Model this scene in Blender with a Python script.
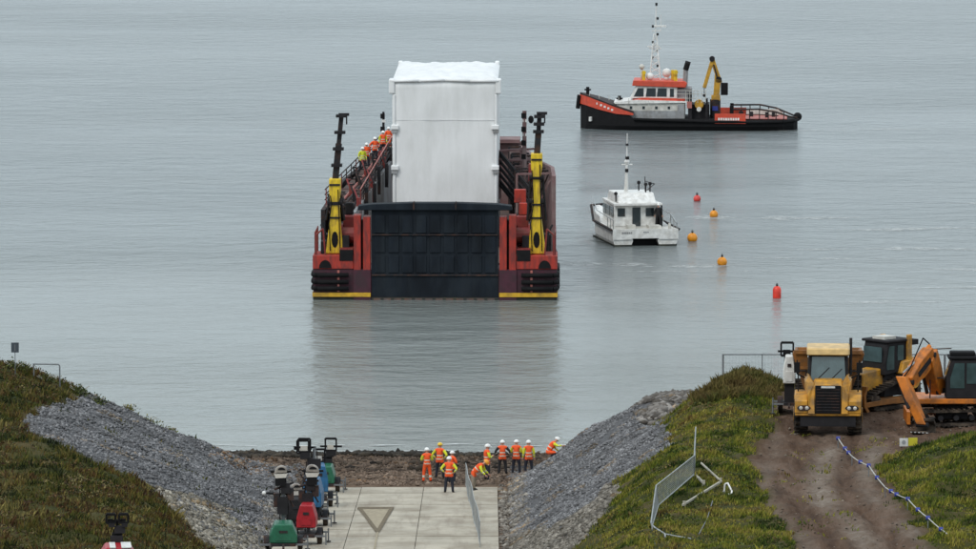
import bpy, bmesh, math, random
import numpy as np
from mathutils import Vector, Matrix
R = math.radians
random.seed(7); rng = np.random.default_rng(11)
for o in list(bpy.data.objects): bpy.data.objects.remove(o)
scene = bpy.context.scene
COL = scene.collection

# ------------------------------------------------------------------ camera
cd = bpy.data.cameras.new('camera'); cam = bpy.data.objects.new('camera', cd); COL.objects.link(cam)
cam.location = (0, 0, 42.0)
cam.rotation_euler = (R(90) - math.atan((274.5 + 334) / 6000.0), 0, 0)
cd.sensor_width = 36.0; cd.lens = 36.0 * 6000.0 / 976.0
cd.clip_start = 1.0; cd.clip_end = 60000.0
scene.camera = cam

# ------------------------------------------------------------------ overcast sky
SUN_EL, SUN_AZ = R(48), R(-145)          # azimuth measured from +Y towards +X
w = bpy.data.worlds.new('World'); scene.world = w; w.use_nodes = True
nt = w.node_tree; nt.nodes.clear()
out = nt.nodes.new('ShaderNodeOutputWorld'); bg = nt.nodes.new('ShaderNodeBackground')
sky = nt.nodes.new('ShaderNodeTexSky'); sky.sky_type = 'NISHITA'; sky.sun_disc = False
sky.sun_elevation = SUN_EL; sky.sun_rotation = SUN_AZ
sky.air_density = 1.2; sky.dust_density = 3.0
mix = nt.nodes.new('ShaderNodeMix'); mix.data_type = 'RGBA'; mix.inputs[0].default_value = .86
tc = nt.nodes.new('ShaderNodeTexCoord'); mp = nt.nodes.new('ShaderNodeMapping')
mp.inputs['Scale'].default_value = (1.5, 1.5, 5.0)
ns = nt.nodes.new('ShaderNodeTexNoise'); ns.inputs['Scale'].default_value = 2.2; ns.inputs['Detail'].default_value = 5
cr = nt.nodes.new('ShaderNodeValToRGB')
cr.color_ramp.elements[0].position = .3; cr.color_ramp.elements[0].color = (6.2, 7.0, 7.5, 1)
cr.color_ramp.elements[1].position = .7; cr.color_ramp.elements[1].color = (7.6, 8.1, 8.4, 1)
nt.links.new(tc.outputs['Generated'], mp.inputs[0]); nt.links.new(mp.outputs[0], ns.inputs['Vector'])
nt.links.new(ns.outputs[0], cr.inputs[0]); nt.links.new(sky.outputs[0], mix.inputs[6])
geo_ = nt.nodes.new('ShaderNodeSeparateXYZ'); nt.links.new(tc.outputs['Generated'], geo_.inputs[0])
gr = nt.nodes.new('ShaderNodeValToRGB'); nt.links.new(geo_.outputs['Z'], gr.inputs[0]); ge = gr.color_ramp.elements     # overcast: brighter towards the zenith
ge[0].position = 0.0; ge[0].color = (.84, .905, .925, 1); ge[1].position = .75; ge[1].color = (1.08, 1.09, 1.10, 1); gq = ge.new(.22); gq.color = (1.06, 1.10, 1.11, 1)
mu = nt.nodes.new('ShaderNodeMix'); mu.data_type = 'RGBA'; mu.blend_type = 'MULTIPLY'; mu.inputs[0].default_value = 1.0
nt.links.new(cr.outputs[0], mu.inputs[6]); nt.links.new(gr.outputs[0], mu.inputs[7]); nt.links.new(mu.outputs[2], mix.inputs[7]); nt.links.new(mix.outputs[2], bg.inputs[0])
bg.inputs[1].default_value = 0.10
nt.links.new(bg.outputs[0], out.inputs[0])

sd = bpy.data.lights.new('sun', 'SUN'); sun = bpy.data.objects.new('sun', sd); COL.objects.link(sun)
sd.energy = 0.9; sd.angle = R(14); sd.color = (1.0, .96, .9)
d = Vector((math.sin(SUN_AZ) * math.cos(SUN_EL), math.cos(SUN_AZ) * math.cos(SUN_EL), math.sin(SUN_EL)))
sun.rotation_euler = (-d).to_track_quat('-Z', 'Y').to_euler()
sun.location = (-40, 100, 120)
scene.view_settings.view_transform = 'Standard'; scene.view_settings.look = 'None'
scene.view_settings.exposure = 0.42; scene.view_settings.gamma = 1.0
scene.render.engine = 'CYCLES'

# ------------------------------------------------------------------ materials
def mat(name, col, rough=.6, metal=0., var=.18, vs=3.0, bump=0., bs=20., dirt=None, da=0.0, ds=1.2, spec=.5, alpha=None, stretch=None):
    """procedural paint / stone: base colour varied by two noises, optional dirt patches and fine relief"""
    m = bpy.data.materials.new(name); m.use_nodes = True; t = m.node_tree; N = t.nodes; L = t.links
    b = N['Principled BSDF']; b.inputs['Roughness'].default_value = rough; b.inputs['Metallic'].default_value = metal
    b.inputs['Specular IOR Level'].default_value = spec
    c = N.new('ShaderNodeTexCoord'); src = c.outputs['Object']
    if stretch:
        q = N.new('ShaderNodeMapping'); q.inputs['Scale'].default_value = stretch; L.new(src, q.inputs[0]); src = q.outputs[0]
    n = N.new('ShaderNodeTexNoise'); n.inputs['Scale'].default_value = vs; n.inputs['Detail'].default_value = 6
    L.new(src, n.inputs['Vector'])
    r = N.new('ShaderNodeValToRGB'); lo = tuple(max(0, x * (1 - var)) for x in col); hi = tuple(min(1, x * (1 + var)) for x in col)
    r.color_ramp.elements[0].position = .32; r.color_ramp.elements[0].color = (*lo, 1)
    r.color_ramp.elements[1].position = .68; r.color_ramp.elements[1].color = (*hi, 1)
    L.new(n.outputs[0], r.inputs[0]); o = r.outputs[0]
    if dirt:
        n2 = N.new('ShaderNodeTexNoise'); n2.inputs['Scale'].default_value = ds; n2.inputs['Detail'].default_value = 8
        n2.inputs['Roughness'].default_value = .65; L.new(src, n2.inputs['Vector'])
        mr = N.new('ShaderNodeMapRange'); mr.inputs[1].default_value = .45; mr.inputs[2].default_value = .62
        mr.inputs[3].default_value = 0; mr.inputs[4].default_value = da; L.new(n2.outputs[0], mr.inputs[0])
        x = N.new('ShaderNodeMix'); x.data_type = 'RGBA'; L.new(mr.outputs[0], x.inputs[0]); L.new(o, x.inputs[6])
        x.inputs[7].default_value = (*dirt, 1); o = x.outputs[2]
    L.new(o, b.inputs['Base Color'])
    if bump:
        n3 = N.new('ShaderNodeTexNoise'); n3.inputs['Scale'].default_value = bs; n3.inputs['Detail'].default_value = 4
        L.new(src, n3.inputs['Vector']); bp = N.new('ShaderNodeBump'); bp.inputs['Strength'].default_value = bump
        bp.inputs['Distance'].default_value = .03; L.new(n3.outputs[0], bp.inputs['Height']); L.new(bp.outputs[0], b.inputs['Normal'])
    return m
RUST = (.14, .055, .025); MUD = (.13, .10, .075)
M = dict(
 black=mat('black_rubber', (.008, .008, .009), .8, spec=.2), dark=mat('dark_steel', (.018, .019, .022), .7, spec=.25, dirt=RUST, da=.35, ds=2),
 door=mat('door_black_paint', (.007, .011, .017), .7, spec=.2, var=.45, vs=.9, dirt=(.018, .024, .03), da=.6, ds=.8, stretch=(1, 1, .35)),
 red=mat('orange_red_paint', (.36, .028, .015), .6, dirt=(.11, .022, .02), da=.75, ds=1.7, stretch=(1.6, 1, .5)), purple=mat('purple_hull_paint', (.055, .010, .022), .6, dirt=(.03, .015, .02), da=.7, ds=1.1),
 maroon=mat('maroon_paint', (.20, .02, .02), .55, dirt=RUST, da=.5), yellow=mat('yellow_paint', (.72, .50, .018), .5, dirt=(.30, .17, .04), da=.6, ds=2.6, stretch=(2, 1, .5)),
 stripe=mat('yellow_stripe_paint', (.62, .36, .02), .6, dirt=(.2, .12, .03), da=.6), boot=mat('antifouling_black', (.02, .022, .018), .7, dirt=(.05, .05, .03), da=.7),
 pink=mat('weathered_red_primer', (.155, .085, .085), .8, var=.3, vs=.8, dirt=(.24, .19, .18), da=.6, ds=.6), greywall=mat('grey_bulkhead_paint', (.22, .23, .24), .7, dirt=(.1, .08, .07), da=.6, ds=.8, stretch=(1, 1, .3)),
 wrap=mat('white_shrink_wrap', (.76, .77, .775), .42, var=.05, vs=.7, dirt=(.62,.63,.62), da=.5, ds=.5, bump=.6, bs=1.0, stretch=(1.5, 1, .45)), white=mat('white_paint', (.72, .72, .70), .45, dirt=(.45, .42, .36), da=.35, ds=2),
 cream=mat('cream_paint', (.55, .54, .50), .5, dirt=(.3, .28, .23), da=.5), grey=mat('grey_paint', (.28, .29, .30), .6, dirt=(.16, .14, .12), da=.5),
 glass=mat('dark_tinted_glass', (.02, .03, .035), .06, var=.1, spec=.8), glassb=mat('cab_glass', (.05, .085, .09), .08, var=.3, vs=1.5, spec=.9),
 orange=mat('signal_orange_paint', (.58, .065, .03), .5, dirt=(.4, .08, .05), da=.4), craney=mat('crane_ochre_paint', (.50, .27, .02), .5, dirt=(.2, .12, .04), da=.5),
 cat=mat('plant_yellow_paint', (.54, .26, .026), .5, dirt=(.12,.085,.05), da=.75, ds=1.3), bed=mat('dump_bed_yellow', (.26, .10, .015), .7, dirt=(.07,.045,.03), da=.7, ds=1.0),
 roofy=mat('pale_roof_yellow', (.62, .42, .17), .5, dirt=MUD, da=.3), jcb=mat('excavator_orange_paint', (.58, .17, .012), .5, dirt=(.12,.06,.03), da=.6, ds=1.6),  # cab roof yellow, paler than the other plant paint
 tyre=mat('muddy_tyre', (.012, .011, .01), .9, spec=.15, dirt=MUD, da=.6, ds=2.5), steel=mat('worn_steel', (.38, .38, .38), .4, metal=.7, dirt=MUD, da=.5),
 track=mat('muddy_track_steel', (.025, .02, .017), .85, spec=.2, dirt=MUD, da=.8, ds=2), galv=mat('galvanised_steel', (.33, .35, .35), .5, metal=.4, var=.2), galvd=mat('dull_galvanised_steel', (.17, .18, .19), .6, metal=.3, var=.2),
 green=mat('green_canopy_paint', (.010, .115, .06), .45, dirt=(.02, .09, .05), da=.4), redc=mat('red_canopy_paint', (.34, .010, .018), .45, dirt=(.25, .02, .02), da=.3),
 blue=mat('blue_canopy_paint', (.018, .115, .25), .45, dirt=(.03, .08, .15), da=.4), reflector=mat('lamp_reflector', (.60, .57, .52), .25, metal=.2, var=.08),
 bronze=mat('pale_lamp_housing', (.30, .27, .235), .5, dirt=(.12,.10,.09), da=.6, ds=4), bpink=mat('pink_buoy_plastic', (.62, .06, .05), .45), bor=mat('orange_buoy_plastic', (.72, .27, .012), .45),
 bred=mat('red_buoy_plastic', (.70, .045, .025), .45), bluep=mat('blue_plastic', (.02, .035, .25), .5), rope=mat('pale_rope', (.42, .42, .40), .9),
 timber=mat('weathered_timber', (.36, .34, .28), .8, stretch=(1, 1, 1), bump=.3), skin=mat('skin', (.50, .27, .19), .6, var=.08), hair=mat('dark_hair', (.03, .02, .015), .8),
 hvo=mat('hi_vis_orange_cloth', (.90, .105, .018), .8, var=.15, vs=7, dirt=(.65, .08, .02), da=.4, ds=6), hvy=mat('hi_vis_lime_cloth', (.62, .66, .03), .8, var=.12, vs=7), refl=mat('reflective_tape', (.62, .62, .52), .4, var=.05),
 navy=mat('navy_work_trousers', (.014, .017, .028), .85), blk=mat('black_work_cloth', (.012, .012, .014), .85), khaki=mat('pale_work_trousers', (.26, .22, .17), .85),
 boot_l=mat('black_boot_leather', (.012, .011, .01), .6), helmw=mat('white_helmet_plastic', (.80, .80, .78), .3, var=.03), helmy=mat('yellow_helmet_plastic', (.75, .50, .03), .3, var=.03), helmo=mat('orange_helmet_plastic', (.80, .34, .03), .3, var=.03),
 paint_mark=mat('brown_road_paint', (.12, .088, .045), .8, var=.4, vs=6), paint_pale=mat('pale_road_paint', (.31, .26, .175), .8, var=.25, vs=5),
 board=mat('grey_sign_board', (.055, .07, .085), .5), plate=mat('white_plate', (.6, .6, .58), .5), platey=mat('yellow_plate', (.5, .45, .03), .5), weedm=mat('dark_deck_gear', (.02, .019, .021), .75, spec=.2),
 deck=mat('grey_green_deck', (.10, .12, .11), .8, dirt=RUST, da=.3), tread=mat('scuffed_deck', (.10, .075, .07), .85, dirt=RUST, da=.6), redbr=mat('faded_red_paint', (.40, .12, .10), .6, dirt=(.3, .16, .14), da=.5),
)
def concrete_mat():
    m = mat('slipway_concrete', (.41, .37, .295), .85, var=.14, vs=.6, dirt=(.24, .20, .145), da=.7, ds=.5, bump=.2, bs=25, stretch=(1, .6, 1))
    t = m.node_tree; N = t.nodes; L = t.links; b = N['Principled BSDF']; src = b.inputs['Base Color'].links[0].from_socket
    c_ = N.new('ShaderNodeNewGeometry'); q = N.new('ShaderNodeMapping'); q.inputs['Scale'].default_value = (1.5, .10, 1); L.new(c_.outputs['Position'], q.inputs[0])
    n = N.new('ShaderNodeTexNoise'); n.inputs['Scale'].default_value = 1.0; n.inputs['Detail'].default_value = 8; n.inputs['Roughness'].default_value = .7; L.new(q.outputs[0], n.inputs['Vector'])
    r = N.new('ShaderNodeMapRange'); r.inputs[1].default_value = .50; r.inputs[2].default_value = .72; r.inputs[4].default_value = .6; L.new(n.outputs[0], r.inputs[0])
    x = N.new('ShaderNodeMix'); x.data_type = 'RGBA'; L.new(r.outputs[0], x.inputs[0]); L.new(src, x.inputs[6]); x.inputs[7].default_value = (.17, .13, .095, 1); L.new(x.outputs[2], b.inputs['Base Color'])
    return m
M['concrete'] = concrete_mat()

# ------------------------------------------------------------------ mesh helpers
class MB:
    def __init__(s): s.v = []; s.f = []
    def add(s, vs, fs):
        o = len(s.v); s.v += [tuple(v) for v in vs]; s.f += [tuple(i + o for i in f) for f in fs]; return s
    def box(s, x0, x1, y0, y1, z0, z1, rot=None, piv=None):
        vs = [Vector(p) for p in ((x0,y0,z0),(x1,y0,z0),(x1,y1,z0),(x0,y1,z0),(x0,y0,z1),(x1,y0,z1),(x1,y1,z1),(x0,y1,z1))]
        if rot is not None:
            c = Vector(piv) if piv else Vector(((x0+x1)/2, (y0+y1)/2, (z0+z1)/2)); vs = [rot @ (v - c) + c for v in vs]
        return s.add(vs, [(0,3,2,1),(4,5,6,7),(0,1,5,4),(1,2,6,5),(2,3,7,6),(3,0,4,7)])
    def cyl(s, a, b, r0, r1=None, n=8, cap=True):
        a, b = Vector(a), Vector(b); r1 = r0 if r1 is None else r1; d = (b - a).normalized()
        u = d.orthogonal().normalized(); w_ = d.cross(u); vs = []
        for k in range(n):
            t = 2 * math.pi * (k + .5) / n; e = u * math.cos(t) + w_ * math.sin(t); vs += [a + e * r0, b + e * r1]
        fs = [(2*k, 2*((k+1) % n), 2*((k+1) % n)+1, 2*k+1) for k in range(n)]
        if cap: fs += [tuple(2*k for k in range(n-1, -1, -1)), tuple(2*k+1 for k in range(n))]
        return s.add(vs, fs)
    def tube(s, pts, r, n=6):
        for a, b in zip(pts[:-1], pts[1:]): s.cyl(a, b, r, r, n)
        return s
    def beam(s, a, b, w_, h):
        """rectangular bar from a to b: w_ wide (horizontal), h high"""
        a, b = Vector(a), Vector(b); d = (b - a).normalized(); up = Vector((0,0,1)) if abs(d.z) < .95 else Vector((0,1,0))
        sx = d.cross(up).normalized(); uz = sx.cross(d); vs = []
        for p in (a, b):
            for i, j in ((-1,-1),(1,-1),(1,1),(-1,1)): vs.append(p + sx * w_/2 * i + uz * h/2 * j)
        return s.add(vs, [(3,2,1,0),(4,5,6,7),(0,1,5,4),(1,2,6,5),(2,3,7,6),(3,0,4,7)])
    def prism(s, pts, axis, a0, a1):
        """polygon pts in the two other axes, extruded along axis from a0 to a1"""
        def mk(p, q):
            if axis == 'y': return (p[0], q, p[1])
            if axis == 'x': return (q, p[0], p[1])
            return (p[0], p[1], q)
        n = len(pts); vs = [mk(p, a0) for p in pts] + [mk(p, a1) for p in pts]
        fs = [tuple(range(n)), tuple(range(2*n-1, n-1, -1))] + [(i, i+n, (i+1) % n + n, (i+1) % n) for i in range(n)]
        return s.add(vs, fs)
    def loft(s, secs, close=True):
        n = len(secs[0]); vs = [p for sc in secs for p in sc]; fs = []
        for k in range(len(secs) - 1):
            for i in range(n if close else n - 1):
                j = (i + 1) % n; fs.append((k*n+i, k*n+j, (k+1)*n+j, (k+1)*n+i))
        if close: fs += [tuple(range(n-1, -1, -1)), tuple((len(secs)-1)*n+i for i in range(n))]
        return s.add(vs, fs)
    def ball(s, c, r, nu=10, nv=6, sc=(1,1,1)):
        c = Vector(c); vs = [c + Vector((0,0,r*sc[2]))]
        for j in range(1, nv):
            t = math.pi * j / nv
            for i in range(nu):
                a = 2*math.pi*i/nu; vs.append(c + Vector((r*sc[0]*math.sin(t)*math.cos(a), r*sc[1]*math.sin(t)*math.sin(a), r*sc[2]*math.cos(t))))
        vs.append(c - Vector((0,0,r*sc[2]))); fs = [(0, 1+i, 1+(i+1) % nu) for i in range(nu)]
        for j in range(nv-2):
            for i in range(nu): a = 1+j*nu+i; b = 1+j*nu+(i+1) % nu; fs.append((a, a+nu, b+nu, b))
        l = len(vs)-1; fs += [(l, 1+(nv-2)*nu+(i+1) % nu, 1+(nv-2)*nu+i) for i in range(nu)]
        return s.add(vs, fs)
    def build(s, name, m, parent=None, bevel=0., smooth=False, loc=None):
        me = bpy.data.meshes.new(name); me.from_pydata(s.v, [], s.f); bm = bmesh.new(); bm.from_mesh(me)
        bmesh.ops.recalc_face_normals(bm, faces=bm.faces)
        if bevel: bmesh.ops.bevel(bm, geom=list(bm.edges), offset=bevel, segments=1, affect='EDGES', clamp_overlap=True)
        bm.to_mesh(me); bm.free(); me.materials.append(M[m] if isinstance(m, str) else m)
        if smooth:
            me.polygons.foreach_set('use_smooth', [True]*len(me.polygons))
        o = bpy.data.objects.new(name, me); COL.objects.link(o)
        if parent: o.parent = parent
        if loc: o.location = loc
        return o
def tag(o, label=None, cat=None, group=None, kind=None):
    if label: o['label'] = label
    if cat: o['category'] = cat
    if group: o['group'] = group
    if kind: o['kind'] = kind
    return o
def thing(name, label, cat, loc=(0,0,0), rz=0, group=None):
    o = bpy.data.objects.new(name, None); COL.objects.link(o); o.location = loc; o.rotation_euler = (0, 0, rz); o.empty_display_size = .3
    return tag(o, label, cat, group)
def copy_tree(o, parent=None):
    c = o.copy(); COL.objects.link(c)
    if parent: c.parent = parent
    for ch in list(o.children): copy_tree(ch, c)
    return c
def np_mesh(name, verts, faces, m, k, cols=None, parent=None):
    me = bpy.data.meshes.new(name); nv, nf = len(verts), len(faces)
    me.vertices.add(nv); me.vertices.foreach_set('co', verts.astype(np.float32).ravel())
    me.loops.add(nf*k); me.loops.foreach_set('vertex_index', faces.astype(np.int32).ravel())
    me.polygons.add(nf); me.polygons.foreach_set('loop_start', np.arange(0, nf*k, k, dtype=np.int32))
    me.update(calc_edges=True)
    if cols is not None:
        a = me.color_attributes.new('tint', 'FLOAT_COLOR', 'POINT'); a.data.foreach_set('color', cols.astype(np.float32).ravel())
    me.materials.append(m); o = bpy.data.objects.new(name, me); COL.objects.link(o)
    if parent: o.parent = parent
    return o
def ss(a,b,x):
    t=np.clip((x-a)/(b-a),0,1); return t*t*(3-2*t)
def smin(a,b,k):
    h=np.clip(.5+.5*(b-a)/k,0,1); return b*(1-h)+a*h-k*h*(1-h)
def fn(x,y,s,seed=0):
    r=0
    for i in range(5):
        a=seed*1.7+i*2.4; k=s*(1.0+.63*i)
        r=r+np.sin(k*(x*math.cos(a)+y*math.sin(a))+a*3+1.3*np.sin(k*.6*(y*math.cos(a)-x*math.sin(a))+i))/(1+.5*i)
    return r/2.6
def slipz(Y):
    z=1.2+(297-Y)/15
    b=1.2-(Y-297)*1.2/22
    b=np.where(Y>319,-(Y-319)*.09,b)
    return np.where(Y>297,b,z)
def gauss(x,Y,cx,cy,rx,ry): return np.exp(-((x-cx)/rx)**2-((Y-cy)/ry)**2)
def height(x,Y):
    x=np.asarray(x,float); Y=np.asarray(Y,float)
    base=slipz(np.clip(Y,222,330)); base0=slipz(np.clip(Y,222,297))
    # left bank
    d=np.maximum(-9.5-x,0)
    capL=7.7+.35*fn(x,Y,.25,1)+gauss(x,Y,-24,300,5,6)*.3
    L=smin(base0+.1+.45*d,capL,1.2)-.75*ss(272,298,Y)*ss(0,3,d)
    # right bank
    e=np.maximum(x-1.0,0)
    capR=8.8-2.9*ss(271,284,Y)
    capR=capR-.8*ss(12,14,x)*ss(272,282,Y)
    R=smin(base0+.1+.62*e,capR,1.0)
    R=R+1.6*gauss(x,Y,12.1,277,2.3,4.0)+.3*gauss(x,Y,9.,270,3,5)
    R=R+1.5*gauss(x,Y,21.5,246,3.6,7)+.5*gauss(x,Y,18.2,238,2.5,9)+.35*gauss(x,Y,7.8,248,3,10)
    B=np.where(x<-4,L,R)
    n=.17*fn(x,Y,.9,3)+.10*fn(x,Y,2.3,5)
    bankmask=ss(.0,1.5,np.maximum(d,e))
    yard=ss(13.2,14.6,x)*ss(247,251,Y)*(1-ss(270,273,Y))
    B=B+n*bankmask*(1-.8*yard)
    xr=14.5-1.1*np.exp(-((Y-240)/9.)**2)+np.clip(Y-250,0,8)*.03
    rut=np.exp(-((np.abs(x-xr)-1.05)/.3)**2)+.6*np.exp(-((np.abs(x-xr+1.3)-1.05)/.3)**2)
    B=B-.20*rut*(1-ss(256,262,Y))*(x>-4)*ss(215,222,Y)
    # seaward face of the banks
    yc=np.where(x<-4,301.,297.)+1.2*fn(x,Y*0,.45,7)
    fall=ss(0,9,Y-yc)
    z=B*(1-fall)+base*fall
    inslip=np.maximum(d,e)<=0
    z=np.where(inslip,base-.12*(Y<=297.2),z)
    z=np.where(Y>297,z+.06*fn(x,Y,1.1,9)*(Y<325),z)
    hill=np.maximum(222-Y,0)*.132
    return z+hill*1.0
def H1(x, y): return float(height(x, y))
def inpoly(x, y, poly):
    c = np.zeros(np.shape(x), bool); n = len(poly)
    for i in range(n):
        x0, y0 = poly[i]; x1, y1 = poly[(i+1) % n]
        with np.errstate(divide='ignore', invalid='ignore'):
            c ^= ((y0 > y) != (y1 > y)) & (x < (x1-x0)*(y-y0)/(y1-y0+1e-12)+x0)
    return c
# zones on the ground plan (metres)
STONE_L = [(-21.2,271),(-20.4,267),(-17.1,262.6),(-14.6,260.4),(-11.6,251.8),(-9.7,252),(-9.6,312),(-12.5,305),(-16,303.5),(-20.3,303),(-20.8,290)]
RUBBLE_L = [(-14.6,260.6),(-13.4,266),(-11.3,265),(-9.7,258),(-9.6,240),(-11.6,246)]
STONE_R = [(1.2,311),(7.8,300),(7.6,292),(7.9,280),(8.1,259),(5.3,257),(3.1,253),(1.0,262)]
RUBBLE_R = [(1.0,263),(3.1,253.3),(5.3,257.2),(5.6,250),(3.6,238),(0.8,230)]
ROCKTOP_R = [(6.4,304),(8.6,303),(10.6,296),(9.9,283),(8.2,276),(7.7,285)]
YARD = [(13.2,272.5),(12.6,262),(10.9,250),(11.2,238),(11.7,224),(12.3,190),(17.8,190),(16.8,224),(16.2,238),(16.0,246),(17.5,250.5),(22,253),(40,253),(40,275)]

# ---- terrain: one sheet, fine where the photograph looks
xs = np.concatenate([np.array([-900,-400,-200,-110,-70,-50,-40]), np.arange(-33, 33.01, .25), np.array([40,50,70,110,200,400,900])])
ys = np.concatenate([np.array([-60,-20,20,60,100,140,165,185,200,210]), np.arange(216, 330.01, .28), np.array([334,340,350,370,420])])
X, Y = np.meshgrid(xs, ys); Z = height(X, Y)
Z = np.where(Y > 330, -1.0-(Y-330)*.05, Z)
jit = rng.normal(0, .035, Z.shape); flat = (X > -9.6) & (X < 1.1) & (Y < 297.5)
Z = Z + np.where(flat, 0, jit)
nx, ny = len(xs), len(ys); idx = np.arange(nx*ny).reshape(ny, nx)
faces = np.stack([idx[:-1,:-1], idx[:-1,1:], idx[1:,1:], idx[1:,:-1]], -1).reshape(-1, 4)
def zone_w(polys, wob=.5):
    wx = X + wob*fn(X, Y, 1.3, 21); wy = Y + wob*fn(X, Y, 1.1, 33); r = np.zeros(X.shape)
    for p in polys: r = np.maximum(r, inpoly(wx, wy, p).astype(float))
    return r
def blur(a):
    for _ in range(2):
        b = a.copy(); b[1:-1,1:-1] = (a[1:-1,1:-1]*2+a[:-2,1:-1]+a[2:,1:-1]+a[1:-1,:-2]+a[1:-1,2:])/6; a = b
    return a
dirtw = blur(zone_w([YARD], .35)); stonew = blur(zone_w([STONE_L, STONE_R, ROCKTOP_R], .3)); rubw = blur(zone_w([RUBBLE_L, RUBBLE_R], .3))
beachw = ss(299, 303, Y)*(1-ss(2.6, 3.6, Z)*1.0)
beachw = np.maximum(beachw, ((X > -9.9) & (X < 1.5)).astype(float)*1.0)
xr_ = 14.5-1.1*np.exp(-((Y-240)/9.)**2)+np.clip(Y-250,0,8)*.03
rutc = np.exp(-((X-xr_)/.55)**2)+.8*np.exp(-((X-xr_-2.0)/.5)**2)+.6*np.exp(-((X-xr_+2.3)/.4)**2); rutc = np.clip(rutc*(.6+.6*fn(X, Y, .5, 55)), 0, 1)*(1-ss(256,262,Y))
cols = np.stack([dirtw, np.maximum(stonew, rubw), beachw, rutc], -1).reshape(-1, 4)
m = bpy.data.materials.new('terrain_ground'); m.use_nodes = True; t = m.node_tree; N = t.nodes; L = t.links
b = N['Principled BSDF']; b.inputs['Roughness'].default_value = .95; b.inputs['Specular IOR Level'].default_value = .15
at = N.new('ShaderNodeAttribute'); at.attribute_name = 'tint'; sp = N.new('ShaderNodeSeparateColor'); L.new(at.outputs['Color'], sp.inputs[0])
tco = N.new('ShaderNodeTexCoord')
def noise(s, det=6, rough=.6, sc=None):
    n = N.new('ShaderNodeTexNoise'); n.inputs['Scale'].default_value = s; n.inputs['Detail'].default_value = det; n.inputs['Roughness'].default_value = rough
    if sc:
        q = N.new('ShaderNodeMapping'); q.inputs['Scale'].default_value = sc; L.new(tco.outputs['Object'], q.inputs[0]); L.new(q.outputs[0], n.inputs['Vector'])
    else: L.new(tco.outputs['Object'], n.inputs['Vector'])
    return n.outputs[0]
def ramp(src, stops):
    r = N.new('ShaderNodeValToRGB'); e = r.color_ramp.elements
    while len(e) < len(stops): e.new(.5)
    for k, (p, c) in enumerate(stops): e[k].position = p; e[k].color = (*c, 1)
    L.new(src, r.inputs[0]); return r.outputs[0]
def mixc(f, a, c):
    x = N.new('ShaderNodeMix'); x.data_type = 'RGBA'; L.new(f, x.inputs[0]); L.new(a, x.inputs[6]); L.new(c, x.inputs[7]); return x.outputs[2]
soil = ramp(noise(.6), [(.3, (.020,.026,.007)), (.5, (.050,.050,.014)), (.7, (.085,.065,.028))])
dirt = ramp(noise(1.0, 8, .68, (1.5, .28, 1)), [(.32, (.040,.022,.014)), (.5, (.090,.055,.036)), (.68, (.155,.105,.078))])
stone = ramp(noise(5, 6, .7), [(.3, (.05,.05,.053)), (.7, (.15,.15,.155))])
beach = ramp(noise(1.2, 8, .7, (.5, 1.2, 1)), [(.3, (.075,.05,.035)), (.5, (.13,.09,.062)), (.7, (.20,.15,.11))])
gravel = ramp(noise(3.0, 8, .7), [(.3, (.11,.08,.06)), (.5, (.19,.155,.125)), (.7, (.27,.235,.20))]); dirt = mixc(at.outputs['Alpha'], dirt, gravel)
c = mixc(sp.outputs[2], soil, beach); c = mixc(sp.outputs[0], c, dirt); c = mixc(sp.outputs[1], c, stone)
L.new(c, b.inputs['Base Color'])
bp = N.new('ShaderNodeBump'); bp.inputs['Strength'].default_value = .7; bp.inputs['Distance'].default_value = .12
L.new(noise(2.5, 8, .7), bp.inputs['Height']); L.new(bp.outputs[0], b.inputs['Normal'])
ground = np_mesh('ground', np.stack([X, Y, Z], -1).reshape(-1, 3), faces, m, 4, cols); tag(ground, kind='structure')
ground.data.polygons.foreach_set('use_smooth', [True]*len(ground.data.polygons))

# ---- sea
m = bpy.data.materials.new('sea_water'); m.use_nodes = True; t = m.node_tree; N = t.nodes; L = t.links
b = N['Principled BSDF']; b.inputs['IOR'].default_value = 1.333
tco = N.new('ShaderNodeTexCoord')
big = noise(.012, 4, .55, (.5, 1.6, 1)); mid = noise(.06, 4, .6, (.28, 1.5, 1))
pale = N.new('ShaderNodeMath'); pale.operation = 'MULTIPLY'; L.new(big, pale.inputs[0]); L.new(mid, pale.inputs[1])
sy_ = N.new('ShaderNodeSeparateXYZ'); L.new(tco.outputs['Object'], sy_.inputs[0])
sh = N.new('ShaderNodeMapRange'); sh.inputs[1].default_value = 319; sh.inputs[2].default_value = 520; L.new(sy_.outputs['Y'], sh.inputs[0])   # nearer water paler: brighter sky reflection put into the colour, with shallow silt
ad = N.new('ShaderNodeMath'); ad.operation = 'MULTIPLY_ADD'; L.new(mid, ad.inputs[0]); ad.inputs[1].default_value = .5; L.new(sh.outputs[0], ad.inputs[2])
L.new(mixc(ad.outputs[0], ramp(pale.outputs[0], [(.10, (.20,.222,.205)), (.42, (.27,.285,.26))]), ramp(pale.outputs[0], [(.10, (.095,.115,.12)), (.42, (.15,.17,.172))])), b.inputs['Base Color'])
mr = N.new('ShaderNodeMapRange'); mr.inputs[1].default_value = .35; mr.inputs[2].default_value = .65; mr.inputs[3].default_value = .14; mr.inputs[4].default_value = .22
L.new(mid, mr.inputs[0]); L.new(mr.outputs[0], b.inputs['Roughness'])
def bumpn(h, dist, st, prev=None):
    q = N.new('ShaderNodeBump'); q.inputs['Strength'].default_value = st; q.inputs['Distance'].default_value = dist
    L.new(h, q.inputs['Height'])
    if prev is not None: L.new(prev, q.inputs['Normal'])
    return q.outputs[0]
b1 = bumpn(noise(.30, 4, .6, (.85, 1.15, 1)), 1.0, 1.0)
b2 = bumpn(noise(1.1, 5, .65, (.6, 1.1, 1)), .33, 1.0, b1)
gust = N.new('ShaderNodeMapRange'); gust.inputs[1].default_value = .36; gust.inputs[2].default_value = .62; gust.inputs[3].default_value = .4; gust.inputs[4].default_value = 1.0
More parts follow.
